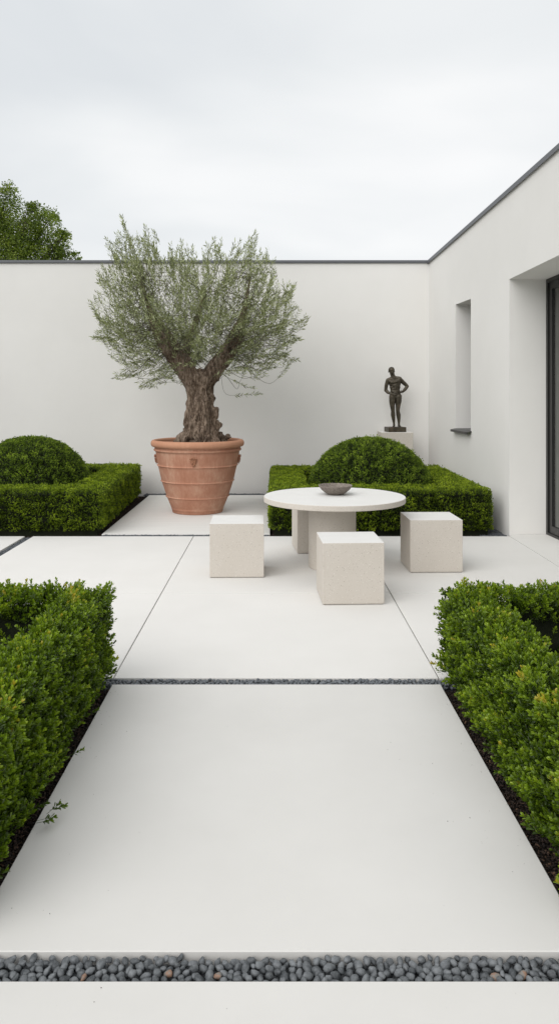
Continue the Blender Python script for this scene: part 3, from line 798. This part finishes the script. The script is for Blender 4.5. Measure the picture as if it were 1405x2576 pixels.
# the two big limbs stay in sight: thin the twigs in front of them
lp = np.array([(492, 955), (466, 915), (440, 885), (422, 862), (512, 955), (540, 918), (568, 885), (585, 862)], float)
near_l = np.min(np.hypot(tips2[:, None, 0] - lp[None, :, 0], tips2[:, None, 1] - lp[None, :, 1]), axis=1) < 46
tips[:, 1] = np.where(near_l & (rng.random(n) < .8), np.abs(tips[:, 1]) + .12, tips[:, 1])
for i in range(n):
    tip = tips[i]
    rad_dir = tip - anchor0; L0 = np.linalg.norm(rad_dir); rad_dir /= L0
    up_bias = .5 if tip[2] > 2.6 else .05
    if tip[2] < 2.05: up_bias = -.10
    dirn = rad_dir + np.array([0, 0, up_bias]) + rng.normal(0, .30, 3); dirn /= np.linalg.norm(dirn)
    ln = min(rng.uniform(.2, .46), L0 * .6)
    # where it springs from: a point on a limb, closer to the fork than the tip
    dd = np.linalg.norm(limb - (tip - dirn * ln * 1.1), axis=1); j = np.argmin(dd + rng.uniform(0, .25, len(dd)))
    root = limb[j] + rng.normal(0, .03, 3)
    base = tip - dirn * ln + rng.normal(0, .02, 3)
    wob = .10 if tip[2] > 2.1 else .03
    c1 = root + (base - root) * .35 + rng.normal(0, wob, 3)
    side = rng.normal(0, wob, 3)
    if rng.random() < .62:
        P1 = bez(root, c1, base - dirn * .18 + side, base, 9)
        v, f = tube(P1, .0045 if np.linalg.norm(base - root) > .5 else .003, .0022); tw_V.append(v); tw_F.append(f + toff); toff += len(v)
    P2 = bez(base, base + dirn * ln * .3 + rng.normal(0, .045, 3), tip - dirn * ln * .3 + rng.normal(0, .03, 3), tip, 8)
    v, f = tube(P2, .0022, .0009); tw_V.append(v); tw_F.append(f + toff); toff += len(v)
    nl = int(ln / .026)
    for k in range(nl):
        t = .12 + .88 * (k + rng.uniform(0, .6)) / nl
        ii = min(int(t * 7), 6); fr = min(t * 7 - ii, 1)
        p = P2[ii] * (1 - fr) + P2[ii + 1] * fr
        tg = P2[ii + 1] - P2[ii]; tg /= np.linalg.norm(tg)
        s_ = np.cross(tg, rng.normal(size=3)); s_ /= np.linalg.norm(s_)
        for sg in (1, -1):
            dl = tg * rng.uniform(.6, 1.0) + s_ * sg * rng.uniform(.4, 1.0); leafP.append(p); leafD.append(dl)
    leafP.append(tip); leafD.append(dirn)
leafP, leafD = np.array(leafP), np.array(leafD)
# one olive leaf: slim lancet, slightly folded
LV = np.array([(0, 0, 0), (.10, .02, .45), (-.10, .02, .45), (0, 0, 1.0)])
LF = np.array([(0, 1, 3, 2)])
v, f, t = instance((LV, LF, np.zeros(1)), leafP, leafD, rng.uniform(.042, .072, len(leafP)), np.clip(rng.normal(.45, .26, len(leafP)), 0, 1), rng)
link('foliage', npmesh('foliage', v, f, t), M['leaf_olive'], olive)
link('branches', npmesh('branches', np.concatenate(tw_V), np.concatenate(tw_F)), M['olive_twig'], olive)
print('olive leaves', len(leafP))

# ------------------------------------------------------------------ hedges
def leafproto(kind, rg):
    """vertices/faces of ONE leaf, base at the origin, along +Z, width in X, upper side +Y"""
    if kind == 'near':
        V = np.array([(0, 0, 0), (.11, .04, .32), (.205, .065, .64), (.12, .04, .92), (0, 0, 1.0), (-.12, .04, .92), (-.205, .065, .64), (-.11, .04, .32), (0, -.02, .55)])
        F = np.array([(0, 1, 2, 8), (8, 2, 3, 4), (8, 4, 5, 6), (0, 8, 6, 7)])
    else:
        V = np.array([(0, 0, 0), (.30, .06, .55), (0, 0, 1.0), (-.30, .06, .55)])
        F = np.array([(0, 1, 2, 3)])
    return V, F
def sprig(kind, rg, whorls, L, leaf, spread=50, nleaf=2, terminal=3):
    Vs, Fs, Ts, b = [], [], [], 0
    lv, lf = leafproto(kind, rg)
    def addleaf(h, az, op, ln, t):
        nonlocal b
        V = lv * ln
        # open from +Z by op degrees, then spin to az; upper side faces the tip
        a = R(op); Rx = np.array([[1, 0, 0], [0, math.cos(a), math.sin(a)], [0, -math.sin(a), math.cos(a)]])
        V = V * np.array([1, -1, 1]); V = V @ Rx.T
        c, s = math.cos(az), math.sin(az); Rz = np.array([[c, -s, 0], [s, c, 0], [0, 0, 1]])
        V = V @ Rz.T + np.array([0, 0, h])
        Vs.append(V); Fs.append(lf + b); Ts.append(np.full(len(lf), t)); b += len(V)
    az = rg.uniform(0, 6.28)
    for k in range(whorls):
        f = k / max(1, whorls - 1)
        for j in range(nleaf):
            addleaf(L * (.15 + .8 * f), az + j * 2 * math.pi / nleaf + rg.uniform(-.3, .3), spread * (1.15 - .45 * f) + rg.uniform(-10, 10), leaf * rg.uniform(.8, 1.1) * (1 - .1 * f), -.22 + .24 * f + rg.uniform(-.06, .06))
        az += 1.57 + rg.uniform(-.3, .3)
    for j in range(terminal):
        addleaf(L, az + j * 2.09, rg.uniform(10, 28), leaf * rg.uniform(.65, .9), .08 + rg.uniform(-.04, .06))
    # twig: slim quads
    w_ = leaf * .035
    V = np.array([(w_, 0, -L * .6), (-w_, 0, -L * .6), (-w_, 0, L), (w_, 0, L), (0, w_, -L * .6), (0, -w_, -L * .6), (0, -w_, L), (0, w_, L)])
    Vs.append(V); Fs.append(np.array([(0, 1, 2, 3), (4, 5, 6, 7)]) + b); Ts.append(np.array([-.15, -.15]))
    return np.concatenate(Vs), np.concatenate(Fs), np.concatenate(Ts)

def sd_ring(x0, x1, y0, y1, bx, by, h, rnd):
    """signed distance of a clipped box ring: bands bx (along Y) and by (along X) wide, h high"""
    cx, cy, hx, hy = (x0 + x1) / 2, (y0 + y1) / 2, (x1 - x0) / 2, (y1 - y0) / 2
    def f(P):
        ax, ay = np.abs(P[:, 0] - cx), np.abs(P[:, 1] - cy)
        o1, o2 = ax - hx + rnd, ay - hy + rnd
        outer = np.minimum(np.maximum(o1, o2), 0) + np.hypot(np.maximum(o1, 0), np.maximum(o2, 0))
        inner = np.maximum(ax - (hx - bx), ay - (hy - by))
        pl_ = np.maximum(outer, -inner + rnd)
        z = P[:, 2] - h + rnd
        return np.minimum(np.maximum(pl_, z), 0) + np.hypot(np.maximum(pl_, 0), np.maximum(z, 0)) - rnd
    return f
def sd_dome(c, r, pw=2.0):
    c, r = np.array(c, float), np.array(r, float)
    def f(P):
        q_ = (P - c) / r
        k = (np.abs(q_) ** pw).sum(1) ** (1 / pw)
        return (k - 1) * r.min()
    return f
def grad(f, P, e=1e-3):
    g = np.stack([f(P + np.eye(3)[i] * e) - f(P - np.eye(3)[i] * e) for i in range(3)], 1)
    return g / (np.linalg.norm(g, axis=1, keepdims=True) + 1e-9)
def surface(f, box, spacing, rg, zmin, drop=None):
    (x0, x1), (y0, y1), (z0, z1) = box
    th = .06
    vol = (x1 - x0) * (y1 - y0) * (z1 - z0)
    n_ = int(vol / (2 * th) / spacing ** 2)
    P = np.stack([rg.uniform(x0, x1, n_), rg.uniform(y0, y1, n_), rg.uniform(z0, z1, n_)], 1)
    d_ = f(P); m_ = np.abs(d_) < th; P = P[m_]
    for _ in range(2):
        g = grad(f, P); P = P - g * f(P)[:, None]
    g = grad(f, P)
    m_ = (P[:, 2] > zmin) & (g[:, 2] > -.5)
    P, g = P[m_], g[m_]
    if drop is not None:
        m_ = rg.random(len(P)) > drop(P, g); P, g = P[m_], g[m_]
    return P, g

def foliage(f, box, spacing, rg, protos, size, up, lump, lumpscale, zmin=.05, depth=.045, drop=None, tint0=.45, yellow=None, spray=0.0, seed=1):
    P, g = surface(f, box, spacing, rg, zmin, drop)
    lw, tw_ = Wave(seed, lumpscale), Wave(seed + 50, .22)
    lum = lw(P)
    off = lum * lump - rg.random(len(P)) ** 1.6 * depth
    long_ = rg.random(len(P)) < spray
    off += np.where(long_, rg.uniform(.0, .03, len(P)), 0) * (size / .05 if size < .05 else 1)
    P2 = P + g * off[:, None]
    D_ = g + np.array([0, 0, up]) * (1 - np.clip(g[:, 2:3], 0, 1)) + rg.normal(0, .34, (len(P), 3))
    S_ = size * rg.uniform(.75, 1.25, len(P)) / size
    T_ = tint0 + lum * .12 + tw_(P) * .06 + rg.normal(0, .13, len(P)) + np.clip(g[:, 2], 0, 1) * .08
    if yellow is not None: T_ += yellow(P, g, rg)
    k = rg.integers(0, len(protos), len(P))
    parts = []
    for j, pr in enumerate(protos):
        m_ = k == j
        v, f_, t_ = instance(pr, P2[m_], D_[m_], S_[m_], T_[m_], rg)
        ok = np.repeat(True, len(f_))
        parts.append((v, f_, np.clip(t_ + rg.normal(0, .06, len(t_)), 0, 1)))
    return merge(parts)

def ring_core(x0, x1, y0, y1, bx, by, h, ins, z0=-.04):
    """solid inner mass, inset from the leaves"""
    X = (x0 + ins, x1 - ins); Y = (y0 + ins, y1 - ins)
    xi = (x0 + bx - ins, x1 - bx + ins); yi = (y0 + by - ins, y1 - by + ins)
    o_ = [(X[0], Y[0]), (X[1], Y[0]), (X[1], Y[1]), (X[0], Y[1])]; i_ = [(xi[0], yi[0]), (xi[1], yi[0]), (xi[1], yi[1]), (xi[0], yi[1])]
    v = [(x, y, z0) for x, y in o_] + [(x, y, z0) for x, y in i_] + [(x, y, h - ins) for x, y in o_] + [(x, y, h - ins) for x, y in i_]
    f = []
    for k in range(4):
        m_ = (k + 1) % 4
        f += [(k, m_, 8 + m_, 8 + k), (4 + m_, 4 + k, 12 + k, 12 + m_), (8 + k, 8 + m_, 12 + m_, 12 + k), (m_, k, 4 + k, 4 + m_)]
    return pymesh('core', v, f)

# near hedges -------------------------------------------------
rg = np.random.default_rng(7)
near_protos = [sprig('near', rg, rg.integers(4, 6), rg.uniform(.034, .050), .0235, 42) for _ in range(5)]
def near_hedge(x0, x1, y0, y1, label, seed, edge_x):
    bx, by, h = .20, .225, .512
    rg = np.random.default_rng(seed)
    f = sd_ring(x0, x1, y0, y1, bx, by, h, .035)
    sgn = 1 if edge_x > 0 else -1
    def drop(P, g):
        # the far outer sides are out of the picture: fewer sprigs there
        far = np.abs(P[:, 0]) > 1.95
        # the sides turned into the hollow are bare and twiggy
        hollow = (np.abs(P[:, 0]) > 1.1) & (np.abs(g[:, 2]) < .4) & (P[:, 1] < y1 - .1)
        return np.where(hollow, np.where(P[:, 2] < h - .12, .93, .4), np.where(far, .7, 0.0))
    yw = Wave(seed + 9, .35); yw2 = Wave(seed + 19, .08)
    def yellow(P, g, rg):
        nr = np.exp(-((np.abs(P[:, 0]) - 1.03) / .07) ** 2) * np.clip((P[:, 2] - .46) / .06, 0, 1)
        return np.where((yw2(P) + .5 * yw(P) + rg.normal(0, .2, len(P)) > 1.25), .2, 0) * nr + nr * .05
    o = tag(bpy.data.objects.new('hedge', None), label, 'hedge', 'clipped hedges flanking the path'); COL.objects.link(o)
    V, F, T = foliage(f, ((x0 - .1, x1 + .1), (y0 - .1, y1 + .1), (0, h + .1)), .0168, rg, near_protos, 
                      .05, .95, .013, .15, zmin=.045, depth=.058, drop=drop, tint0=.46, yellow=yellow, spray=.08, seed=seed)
    if sgn < 0:
        for (px_, py_, z_, n_s) in ((148, 2030, .05, 2), (205, 1892, .09, 1), (250, 1790, .06, 1), (298, 1675, .10, 1), (165, 1915, .05, 1), (125, 2055, .04, 2)):
            Yp = F_PX * (CAM_H - z_) / (py_ - HOR); Xp = (px_ - CX) * Yp / F_PX
            tipP = np.array([(Xp - .05, Yp, z_ - .012)] * n_s) + rg.normal(0, .012, (n_s, 3)) * [1, 1, .3]
            v, f_, t_ = instance(near_protos[n_s], tipP, np.array([(1, rg.uniform(-.4, .4), .25)] * n_s) + rg.normal(0, .15, (n_s, 3)), np.full(n_s, 1.0), np.full(n_s, .45), rg)
            V, F, T = merge([(V, F, T), (v, f_, np.clip(t_, 0, 1))])
    print('near hedge faces', len(F))
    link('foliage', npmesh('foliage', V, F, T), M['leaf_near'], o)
    # bare stems reaching the soil
    sv, sf, b = [], [], 0
    for k in range(60):
        y = rg.uniform(y0 + .06, y1 - .06); x = (x0 if sgn > 0 else x1) + sgn * rg.uniform(.05, .2)
        P1 = bez(np.array((x, y, -.045)), np.array((x, y, 0)), np.array((x + rg.normal(0, .02), y, .06)), np.array((x + rg.normal(0, .03), y + rg.normal(0, .02), .14)), 4)
        v, ff = tube(P1, .007, .004, 5); sv.append(v); sf.append(ff + b); b += len(v)
    cm = ring_core(x0, x1, y0, y1, bx, by, h, .062, .03)
    v = np.concatenate([np.array([q_.co[:] for q_ in cm.vertices])] + sv); nb = len(cm.vertices)
    ff = np.concatenate([np.array([list(p_.vertices) for p_ in cm.polygons])] + [k_ + nb for k_ in sf])
    br_ = link('branches', npmesh('branches', v, ff), [M['core'], M['twig']], o)
    for p_ in br_.data.polygons: p_.material_index = 0 if p_.index < 16 else 1
    return o
near_hedge(-2.35, -.955, 2.34, 4.41, 'leafy bright green box hedge on the left side of the path', 101, -1)
near_hedge(.972, 2.45, 2.34, 4.43, 'leafy bright green box hedge on the right side of the path', 202, 1)

# rear hedges and domes ----------------------------------------
rg = np.random.default_rng(8)
far_protos = [sprig('far', rg, 2, .022, .020, 50, 2, 3) for _ in range(4)]
def rear_hedge(x0, x1, y0, y1, label, seed, visible):
    bx, by, h = .42, .55, .485
    rg = np.random.default_rng(seed)
    f = sd_ring(x0, x1, y0, y1, bx, by, h, .03)
    def drop(P, g):
        d_ = np.where(g[:, 1] > .5, .7, 0.0)          # sides turned to the back wall
        d_ = np.where((np.abs(P[:, 0] - visible[0]) > visible[1]), .85, d_)
        return d_
    o = tag(bpy.data.objects.new('hedge', None), label, 'hedge', 'square clipped hedges by the back wall'); COL.objects.link(o)
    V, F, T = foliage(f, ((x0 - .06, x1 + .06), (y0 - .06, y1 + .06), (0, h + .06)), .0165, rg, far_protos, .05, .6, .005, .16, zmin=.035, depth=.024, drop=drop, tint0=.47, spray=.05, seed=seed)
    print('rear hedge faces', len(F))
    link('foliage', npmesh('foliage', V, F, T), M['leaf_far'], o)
    link('branches', ring_core(x0, x1, y0, y1, bx, by, h, .034), M['core'], o)
    return o
hl = rear_hedge(-4.6, -2.03, 8.96, 12.24, 'low square hedge enclosing a dome shrub on the left of the olive pot', 303, (-3.3, 1.3))
pv = Vector((-2.03, 8.96, 0)); hl.rotation_euler = (0, 0, R(2.0)); hl.location = pv - Matrix.Rotation(R(2.0), 3, 'Z') @ pv
rear_hedge(-.045, 2.50, 8.97, 11.93, 'low square hedge enclosing a dome shrub behind the stone table', 404, (1.2, 2))
dome_protos = [sprig('far', rg, 2, .022, .020, 50, 2, 3) for _ in range(4)]
def dome(c, r, label, seed, pw):
    rg = np.random.default_rng(seed)
    f = sd_dome(c, r, pw)
    o = tag(bpy.data.objects.new('dome_shrub', None), label, 'shrub', 'clipped dome shrubs inside the hedges'); COL.objects.link(o)
    V, F, T = foliage(f, ((c[0] - r[0] - .06, c[0] + r[0] + .06), (c[1] - r[1] - .06, c[1] + r[1] + .06), (0, c[2] + r[2] + .06)), .0175, rg, dome_protos, .05, .6, .005, .15, zmin=.1, depth=.028,
                      drop=lambda P, g: np.where(g[:, 1] > .6, .6, 0.0), tint0=.42, spray=.08, seed=seed)
    link('foliage', npmesh('foliage', V, F, T), M['leaf_dome'], o)
    V, F = icos(4)
    P = np.sign(V) * np.abs(V) ** (2 / pw)
    k = (np.abs(P) ** pw).sum(1) ** (1 / pw); P = P / k[:, None]
    P = P * (np.array(r) - .035) + np.array(c); P[:, 2] = np.maximum(P[:, 2], -.03)
    link('branches', npmesh('core', P, F), M['core'], o, smooth=True)
dome((1.275, 10.45, .05), (.86, .82, .955), 'large dark green clipped dome shrub behind the stone table', 505, 2.15)
dome((-3.30, 10.45, .05), (.84, .82, .965), 'dark green clipped dome shrub on the left, inside the left square hedge', 606, 2.15)

# ------------------------------------------------------------------ stones
V0, F0 = icos(2)
def stone_proto(rg, rough=.09):
    w_ = Wave(int(rg.integers(1e6)), 1.6, 10)
    V = V0 * (1 + w_(V0)[:, None] * rough)
    return V * np.array([1.0, rg.uniform(.72, .92), rg.uniform(.6, .85)])
def scatter(x0, x1, y0, y1, z, r0, r1, n_, rg, rot_full=True, sub=None):
    VV, FF, b = [], [], 0
    protos = [stone_proto(rg) for _ in range(6)]
    for i in range(n_):
        P = protos[i % 6]; r_ = rg.uniform(r0, r1)
        Rm = np.array(Matrix.Rotation(rg.uniform(0, 6.28), 3, 'Z') @ Matrix.Rotation(rg.uniform(-.6, .6), 3, 'X'))
        VV.append(P @ Rm.T * r_ + np.array((rg.uniform(x0, x1), rg.uniform(y0, y1), z + rg.uniform(-.3, .6) * r_))); FF.append(F0 + b); b += len(V0)
    return np.concatenate(VV), np.concatenate(FF)
def packed(x0, x1, y0, y1, z, sp, rg):
    """jittered rows of stones"""
    V, F, b = [], [], 0
    protos = [stone_proto(rg) for _ in range(8)]
    ny = max(1, int((y1 - y0) / sp)); nx = int((x1 - x0) / sp)
    for j in range(ny):
        for i in range(nx):
            x = x0 + (i + .5 + (j % 2) * .5 + rg.uniform(-.3, .3)) * sp; y = y0 + (j + .5 + rg.uniform(-.22, .22)) * (y1 - y0) / ny
            if x > x1 - sp * .3: continue
            r_ = sp * rg.uniform(.45, .66)
            Rm = np.array(Matrix.Rotation(rg.uniform(0, 6.28), 3, 'Z') @ Matrix.Rotation(rg.uniform(-.5, .5), 3, 'X'))
            V.append(protos[int(rg.integers(8))] @ Rm.T * r_ + np.array((x, y, z + rg.uniform(-.35, .45) * r_))); F.append(F0 + b); b += len(V0)
    return np.concatenate(V), np.concatenate(F)
def stuff(name, VF, m, label, cat):
    o = link(name, npmesh(name, *VF), m, smooth=True)
    return tag(o, label, cat, kind='stuff')

rg = np.random.default_rng(77)
# near channel: 300 pebbles as objects, the rest as one mass
peb = []
protos = []
for k in range(9):
    me = npmesh('pebble', stone_proto(rg, .12), F0)
    me.polygons.foreach_set('use_smooth', [True] * len(me.polygons)); me.materials.append(M['pebble']); protos.append(me)
warm = []
for k in range(2):
    me = protos[k].copy(); me.materials.clear(); me.materials.append(M['pebble_warm']); warm.append(me)
X0, X1 = -.86, .86
Y0c, Y1c = 2.171, 2.278
placed = []
tries = 0
for (ra, rb_, cnt) in ((.0140, .0165, 50), (.0115, .0140, 150), (.0092, .0115, 330)):
    c_ = 0; t_ = 0
    while c_ < cnt and t_ < 30000:
        t_ += 1
        r_ = rg.uniform(ra, rb_); x, y = rg.uniform(X0, X1), rg.uniform(Y0c + r_ * .8, Y1c - r_ * .8)
        if all((x - a) ** 2 + (y - b) ** 2 > (.86 * (r_ + c)) ** 2 for a, b, c in placed):
            placed.append((x, y, r_)); c_ += 1
order = sorted(range(len(placed)), key=lambda k: -placed[k][2] * (1 if abs(placed[k][0]) < .80 else .01))
rest_V, rest_F, bb = [], [], 0
warm_at = [(-.55, 2.19), (-.16, 2.20), (.62, 2.215), (.71, 2.20), (-.31, 2.215)]
def nearest(p): return min(range(len(placed)), key=lambda k: (placed[k][0] - p[0]) ** 2 + (placed[k][1] - p[1]) ** 2)
warm_idx = {nearest(p) for p in warm_at}
cut = set(order[:300]) | warm_idx
while len(cut) > 300:
    for k in reversed(order[:300]):
        if k in cut and k not in warm_idx: cut.discard(k); break
print('pebbles placed', len(placed))
for k, (x, y, r_) in enumerate(placed):
    z = -.0205 + (.0175 - r_) * .55 + rg.uniform(-.002, .006)
    eul = (rg.uniform(-.6, .6), rg.uniform(-.6, .6), rg.uniform(0, 6.28))
    pid = int(rg.integers(9))
    if k in cut:
        me = (warm[pid % 2] if k in warm_idx else protos[pid])
        o = bpy.data.objects.new('pebble', me); COL.objects.link(o)
        o.location = (x, y, z); o.rotation_euler = eul; o.scale = (r_ * rg.uniform(.98, 1.34), r_ * rg.uniform(.92, 1.1), r_ * rg.uniform(.95, 1.15))
        if k in warm_idx: tag(o, 'pebble with a rusty orange patch among the grey pebbles of the near channel', 'pebble', 'orange patched pebbles in the near channel')
        else: tag(o, 'smooth slate grey pebble in the near drainage channel across the path', 'pebble', 'grey pebbles in the near channel')
    else:
        from mathutils import Euler
        Rm = np.array(Euler(eul).to_matrix())
        P = np.array([v.co[:] for v in protos[pid].vertices]) @ Rm.T * r_ * 1.08 + np.array((x, y, z))
        rest_V.append(P); rest_F.append(F0 + bb); bb += len(P)
for (xa, xb) in ((-1.8, X0), (X1, 1.8)):
    v, f = packed(xa, xb, Y0c, Y1c, -.028, .0225, rg); rest_V.append(v); rest_F.append(f + bb); bb += len(v)
v, f = packed(X0, X1, Y0c, Y1c, -.040, .0165, rg); rest_V.append(v); rest_F.append(f + bb); bb += len(v)
stuff('pebbles', (np.concatenate(rest_V), np.concatenate(rest_F)), M['pebble'], 'smaller grey pebbles filling gaps in the near channel', 'pebbles')
# middle channel across the end of the path
v1 = packed(-1.15, 1.2, 4.363, 4.453, -.030, .0205, rg); v2 = packed(-1.15, 1.2, 4.363, 4.453, -.011, .021, rg)
stuff('pebbles', (np.concatenate([v1[0], v2[0]]), np.concatenate([v1[1], v2[1] + len(v1[0])])), M['gravel'], 'grey pebbles in the narrow channel between path and terrace', 'pebbles')
stuff('gravel', packed(-2.842, -2.753, 5.6, YB, -.020, .021, rg), M['gravel'], 'grey gravel in the strip crossing the left of the terrace', 'gravel')
stuff('gravel', packed(-1.99, -.07, 8.82, 8.935, -.012, .018, rg), M['gravel'], 'thin line of dark gravel in front of the pot slab', 'gravel')
stuff('gravel', packed(-2.1, .0, 12.32, 12.51, -.010, .02, rg), M['gravel'], 'dark gravel strip along the foot of the courtyard wall', 'gravel')
stuff('gravel', packed(2.36, 2.68, 8.83, 10.2, -.026, .019, rg), M['gravel'], 'dark gravel between the square hedge and the house corner', 'gravel')
# bark mulch
def mulch(areas, rg):
    cv = np.array([(x, y, z) for x in (-1, 1) for y in (-.5, .5) for z in (-.16, .16)], float)
    cf = np.array([(0, 1, 3, 2), (4, 6, 7, 5), (0, 4, 5, 1), (2, 3, 7, 6), (0, 2, 6, 4), (1, 5, 7, 3)])
    parts = []
    for (x0, x1, y0, y1, dens) in areas:
        n_ = int((x1 - x0) * (y1 - y0) * dens)
        P = np.stack([rg.uniform(x0, x1, n_), rg.uniform(y0, y1, n_), rg.uniform(-.044, -.026, n_)], 1)
        D_ = rg.normal(0, .5, (n_, 3)) + np.array([0, 0, 1])
        parts.append(instance((cv * rg.uniform(.8, 1.2, cv.shape), cf, np.zeros(6)), P, D_, rg.uniform(.003, .0085, n_), rg.uniform(0, 1, n_), rg))
    return merge(parts)
m, nt_, b, N, L = mat('bark mulch')
at = N('ShaderNodeAttribute'); at.attribute_name = 'tint'
r = ramp(N, [(0, (.010, .007, .006)), (.6, (.035, .022, .016)), (.92, (.075, .045, .032)), (1, (.17, .10, .06))]); L(at.outputs['Fac'], r.inputs[0]); L(r.outputs[0], b.inputs['Base Color']); b.inputs['Roughness'].default_value = .9
M['mulch'] = m
for (areas, lab) in (([(-1.2, -.922, 2.3, 4.35, 16000)], 'dark bark mulch under the hedge left of the path'),
                     ([(.935, 1.2, 2.3, 4.35, 16000)], 'dark bark mulch under the hedge right of the path'),
                     ([(-3.6, -2.005, 8.83, 9.1, 12000), (-2.2, -2.006, 9.1, 12.3, 12000)], 'dark bark mulch around the left square hedge'),
                     ([(-.05, 2.4, 8.83, 9.08, 12000)], 'dark bark mulch before the square hedge behind the table')):
    V, F, T = mulch(areas, rg)
    o = link('mulch', npmesh('mulch', V, F, T), M['mulch']); tag(o, lab, 'mulch', kind='stuff')

# crumbs of soil and leaf on the slabs
lv_, lf_ = leafproto('far', rg)
def litter(areas, lab):
    parts = []
    for (x0, x1, y0, y1, n_, sk) in areas:
        u = rg.random(n_) ** sk
        P = np.stack([x0 + (x1 - x0) * u, rg.uniform(y0, y1, n_), np.full(n_, .0012)], 1)
        D_ = np.stack([rg.normal(0, 1, n_), rg.normal(0, 1, n_), rg.uniform(.0, .25, n_)], 1)
        parts.append(instance((lv_, lf_, np.zeros(1)), P, D_, rg.uniform(.0015, .0052, n_), rg.uniform(.4, 1, n_), rg))
    V, F, T = merge(parts)
    tag(link('leaf_litter', npmesh('litter', V, F, T), M['mulch']), lab, 'leaf litter', kind='stuff')
litter([(-.91, -.5, 2.3, 4.34, 60, 3.2), (.92, .5, 2.3, 4.34, 60, 3.2), (-.6, .6, 2.3, 4.3, 6, 1), (-.8, .8, 2.05, 2.16, 5, 1)], 'tiny dark crumbs of soil and leaf on the path edges')
litter([(-2.6, 2.4, 4.6, 8.7, 26, 1), (-1.9, -.1, 9.0, 12.2, 14, 1)], 'few dark crumbs scattered over the pale terrace')

# ------------------------------------------------------------------ tree beyond the wall
TYd = 17.0
def TP(x, y, dy=0.0):
    Y = TYd + dy
    return np.array(((x - CX) / F_PX * Y, Y, CAM_H - (y - HOR) / F_PX * Y))
tree = tag(bpy.data.objects.new('leafy_tree', None), 'dense green leafy tree rising behind the courtyard wall', 'tree'); COL.objects.link(tree)
base = np.array((-6.9, TYd, -.12)); tree.location = base
rg = np.random.default_rng(99)
lobes = []   # (centre, radii)
for (x, y, r_) in ((-30, 560, 80), (10, 520, 46), (22, 478, 22), (5, 600, 70), (60, 600, 60), (85, 555, 36), (72, 522, 16), (88, 518, 15), (115, 560, 38), (130, 545, 18), (140, 610, 42), (158, 590, 16), (165, 592, 14), (105, 640, 60), (155, 645, 34), (192, 645, 11), (-90, 560, 100), (40, 690, 110), (-60, 680, 120),
                (-110, 480, 60), (-60, 450, 45), (120, 700, 60)):
    for k in range(2):
        c = TP(x, y, rg.uniform(-.5, .5)); s = r_ / F_PX * TYd
        lobes.append((c, np.array((s, s * 1.0, s))))
pts, nrm = [], []
for c, s in lobes:
    vol = float(np.prod(s)) ** (2 / 3)
    n_ = int(1500 * vol / .25) + 60
    u = rg.normal(size=(n_, 3)); u /= np.linalg.norm(u, axis=1, keepdims=True)
    rad_ = rg.random(n_) ** .42
    # leafy sprays: pull points towards a few dozen knots for clumps and gaps
    P = u * rad_[:, None]
    kn = rg.normal(size=(max(6, n_ // 38), 3)); kn /= np.linalg.norm(kn, axis=1, keepdims=True); kn *= rg.uniform(.45, 1.05, (len(kn), 1))
    idx = rg.integers(0, len(kn), n_)
    P = np.where(rg.random((n_, 1)) < .75, kn[idx] + rg.normal(0, .16, (n_, 3)), P)
    pts.append(c + P * s); nrm.append(u)
pts = np.concatenate(pts) - base; nrm = np.concatenate(nrm)
LV2 = np.array([(0, 0, 0), (.36, .08, .5), (0, 0, 1.0), (-.36, .08, .5)])
D_ = nrm + rg.normal(0, .8, nrm.shape)
tv = Wave(4, .5)
T_ = np.clip(.42 + .14 * tv(pts) + rg.normal(0, .2, len(pts)), 0, 1)
v, f, t = instance((LV2, np.array([(0, 1, 2, 3)]), np.zeros(1)), pts, D_, rg.uniform(.028, .05, len(pts)), T_, rg)
link('crown', npmesh('crown', v, f, t), M['leaf_tree'], tree)
print('tree leaves', len(pts))
bv, bf, b_o = [], [], 0
def addtube(P, r0, r1, k=6):
    global b_o
    v, f = tube(P, r0, r1, k); bv.append(v); bf.append(f + b_o); b_o += len(v)
addtube(bez(np.array((0., 0, 0)), np.array((.1, 0, 1.)), np.array((-.1, .1, 2.)), np.array((0, 0, 3.4)), 12), .17, .10, 10)
link('trunk', npmesh('trunk', np.concatenate(bv), np.concatenate(bf)), M['twig'], tree, smooth=True)
bv, bf, b_o = [], [], 0
for c, s in lobes[::2]:
    e_ = c - base; m_ = np.array((0, 0, 2.6)); addtube(bez(m_, m_ + (e_ - m_) * .3 + np.array((0, 0, .1)), m_ + (e_ - m_) * .7 + rg.normal(0, .08, 3), e_, 8), .035, .008, 5)
    for k in range(5):
        e2 = e_ + rg.normal(0, 1, 3) * s * .6; addtube(bez(m_ + (e_ - m_) * .7, e_ * .6 + e2 * .4, e2, e2, 5)[:-1], .010, .003, 3)
link('branches', npmesh('branches', np.concatenate(bv), np.concatenate(bf)), M['twig'], tree, smooth=True)
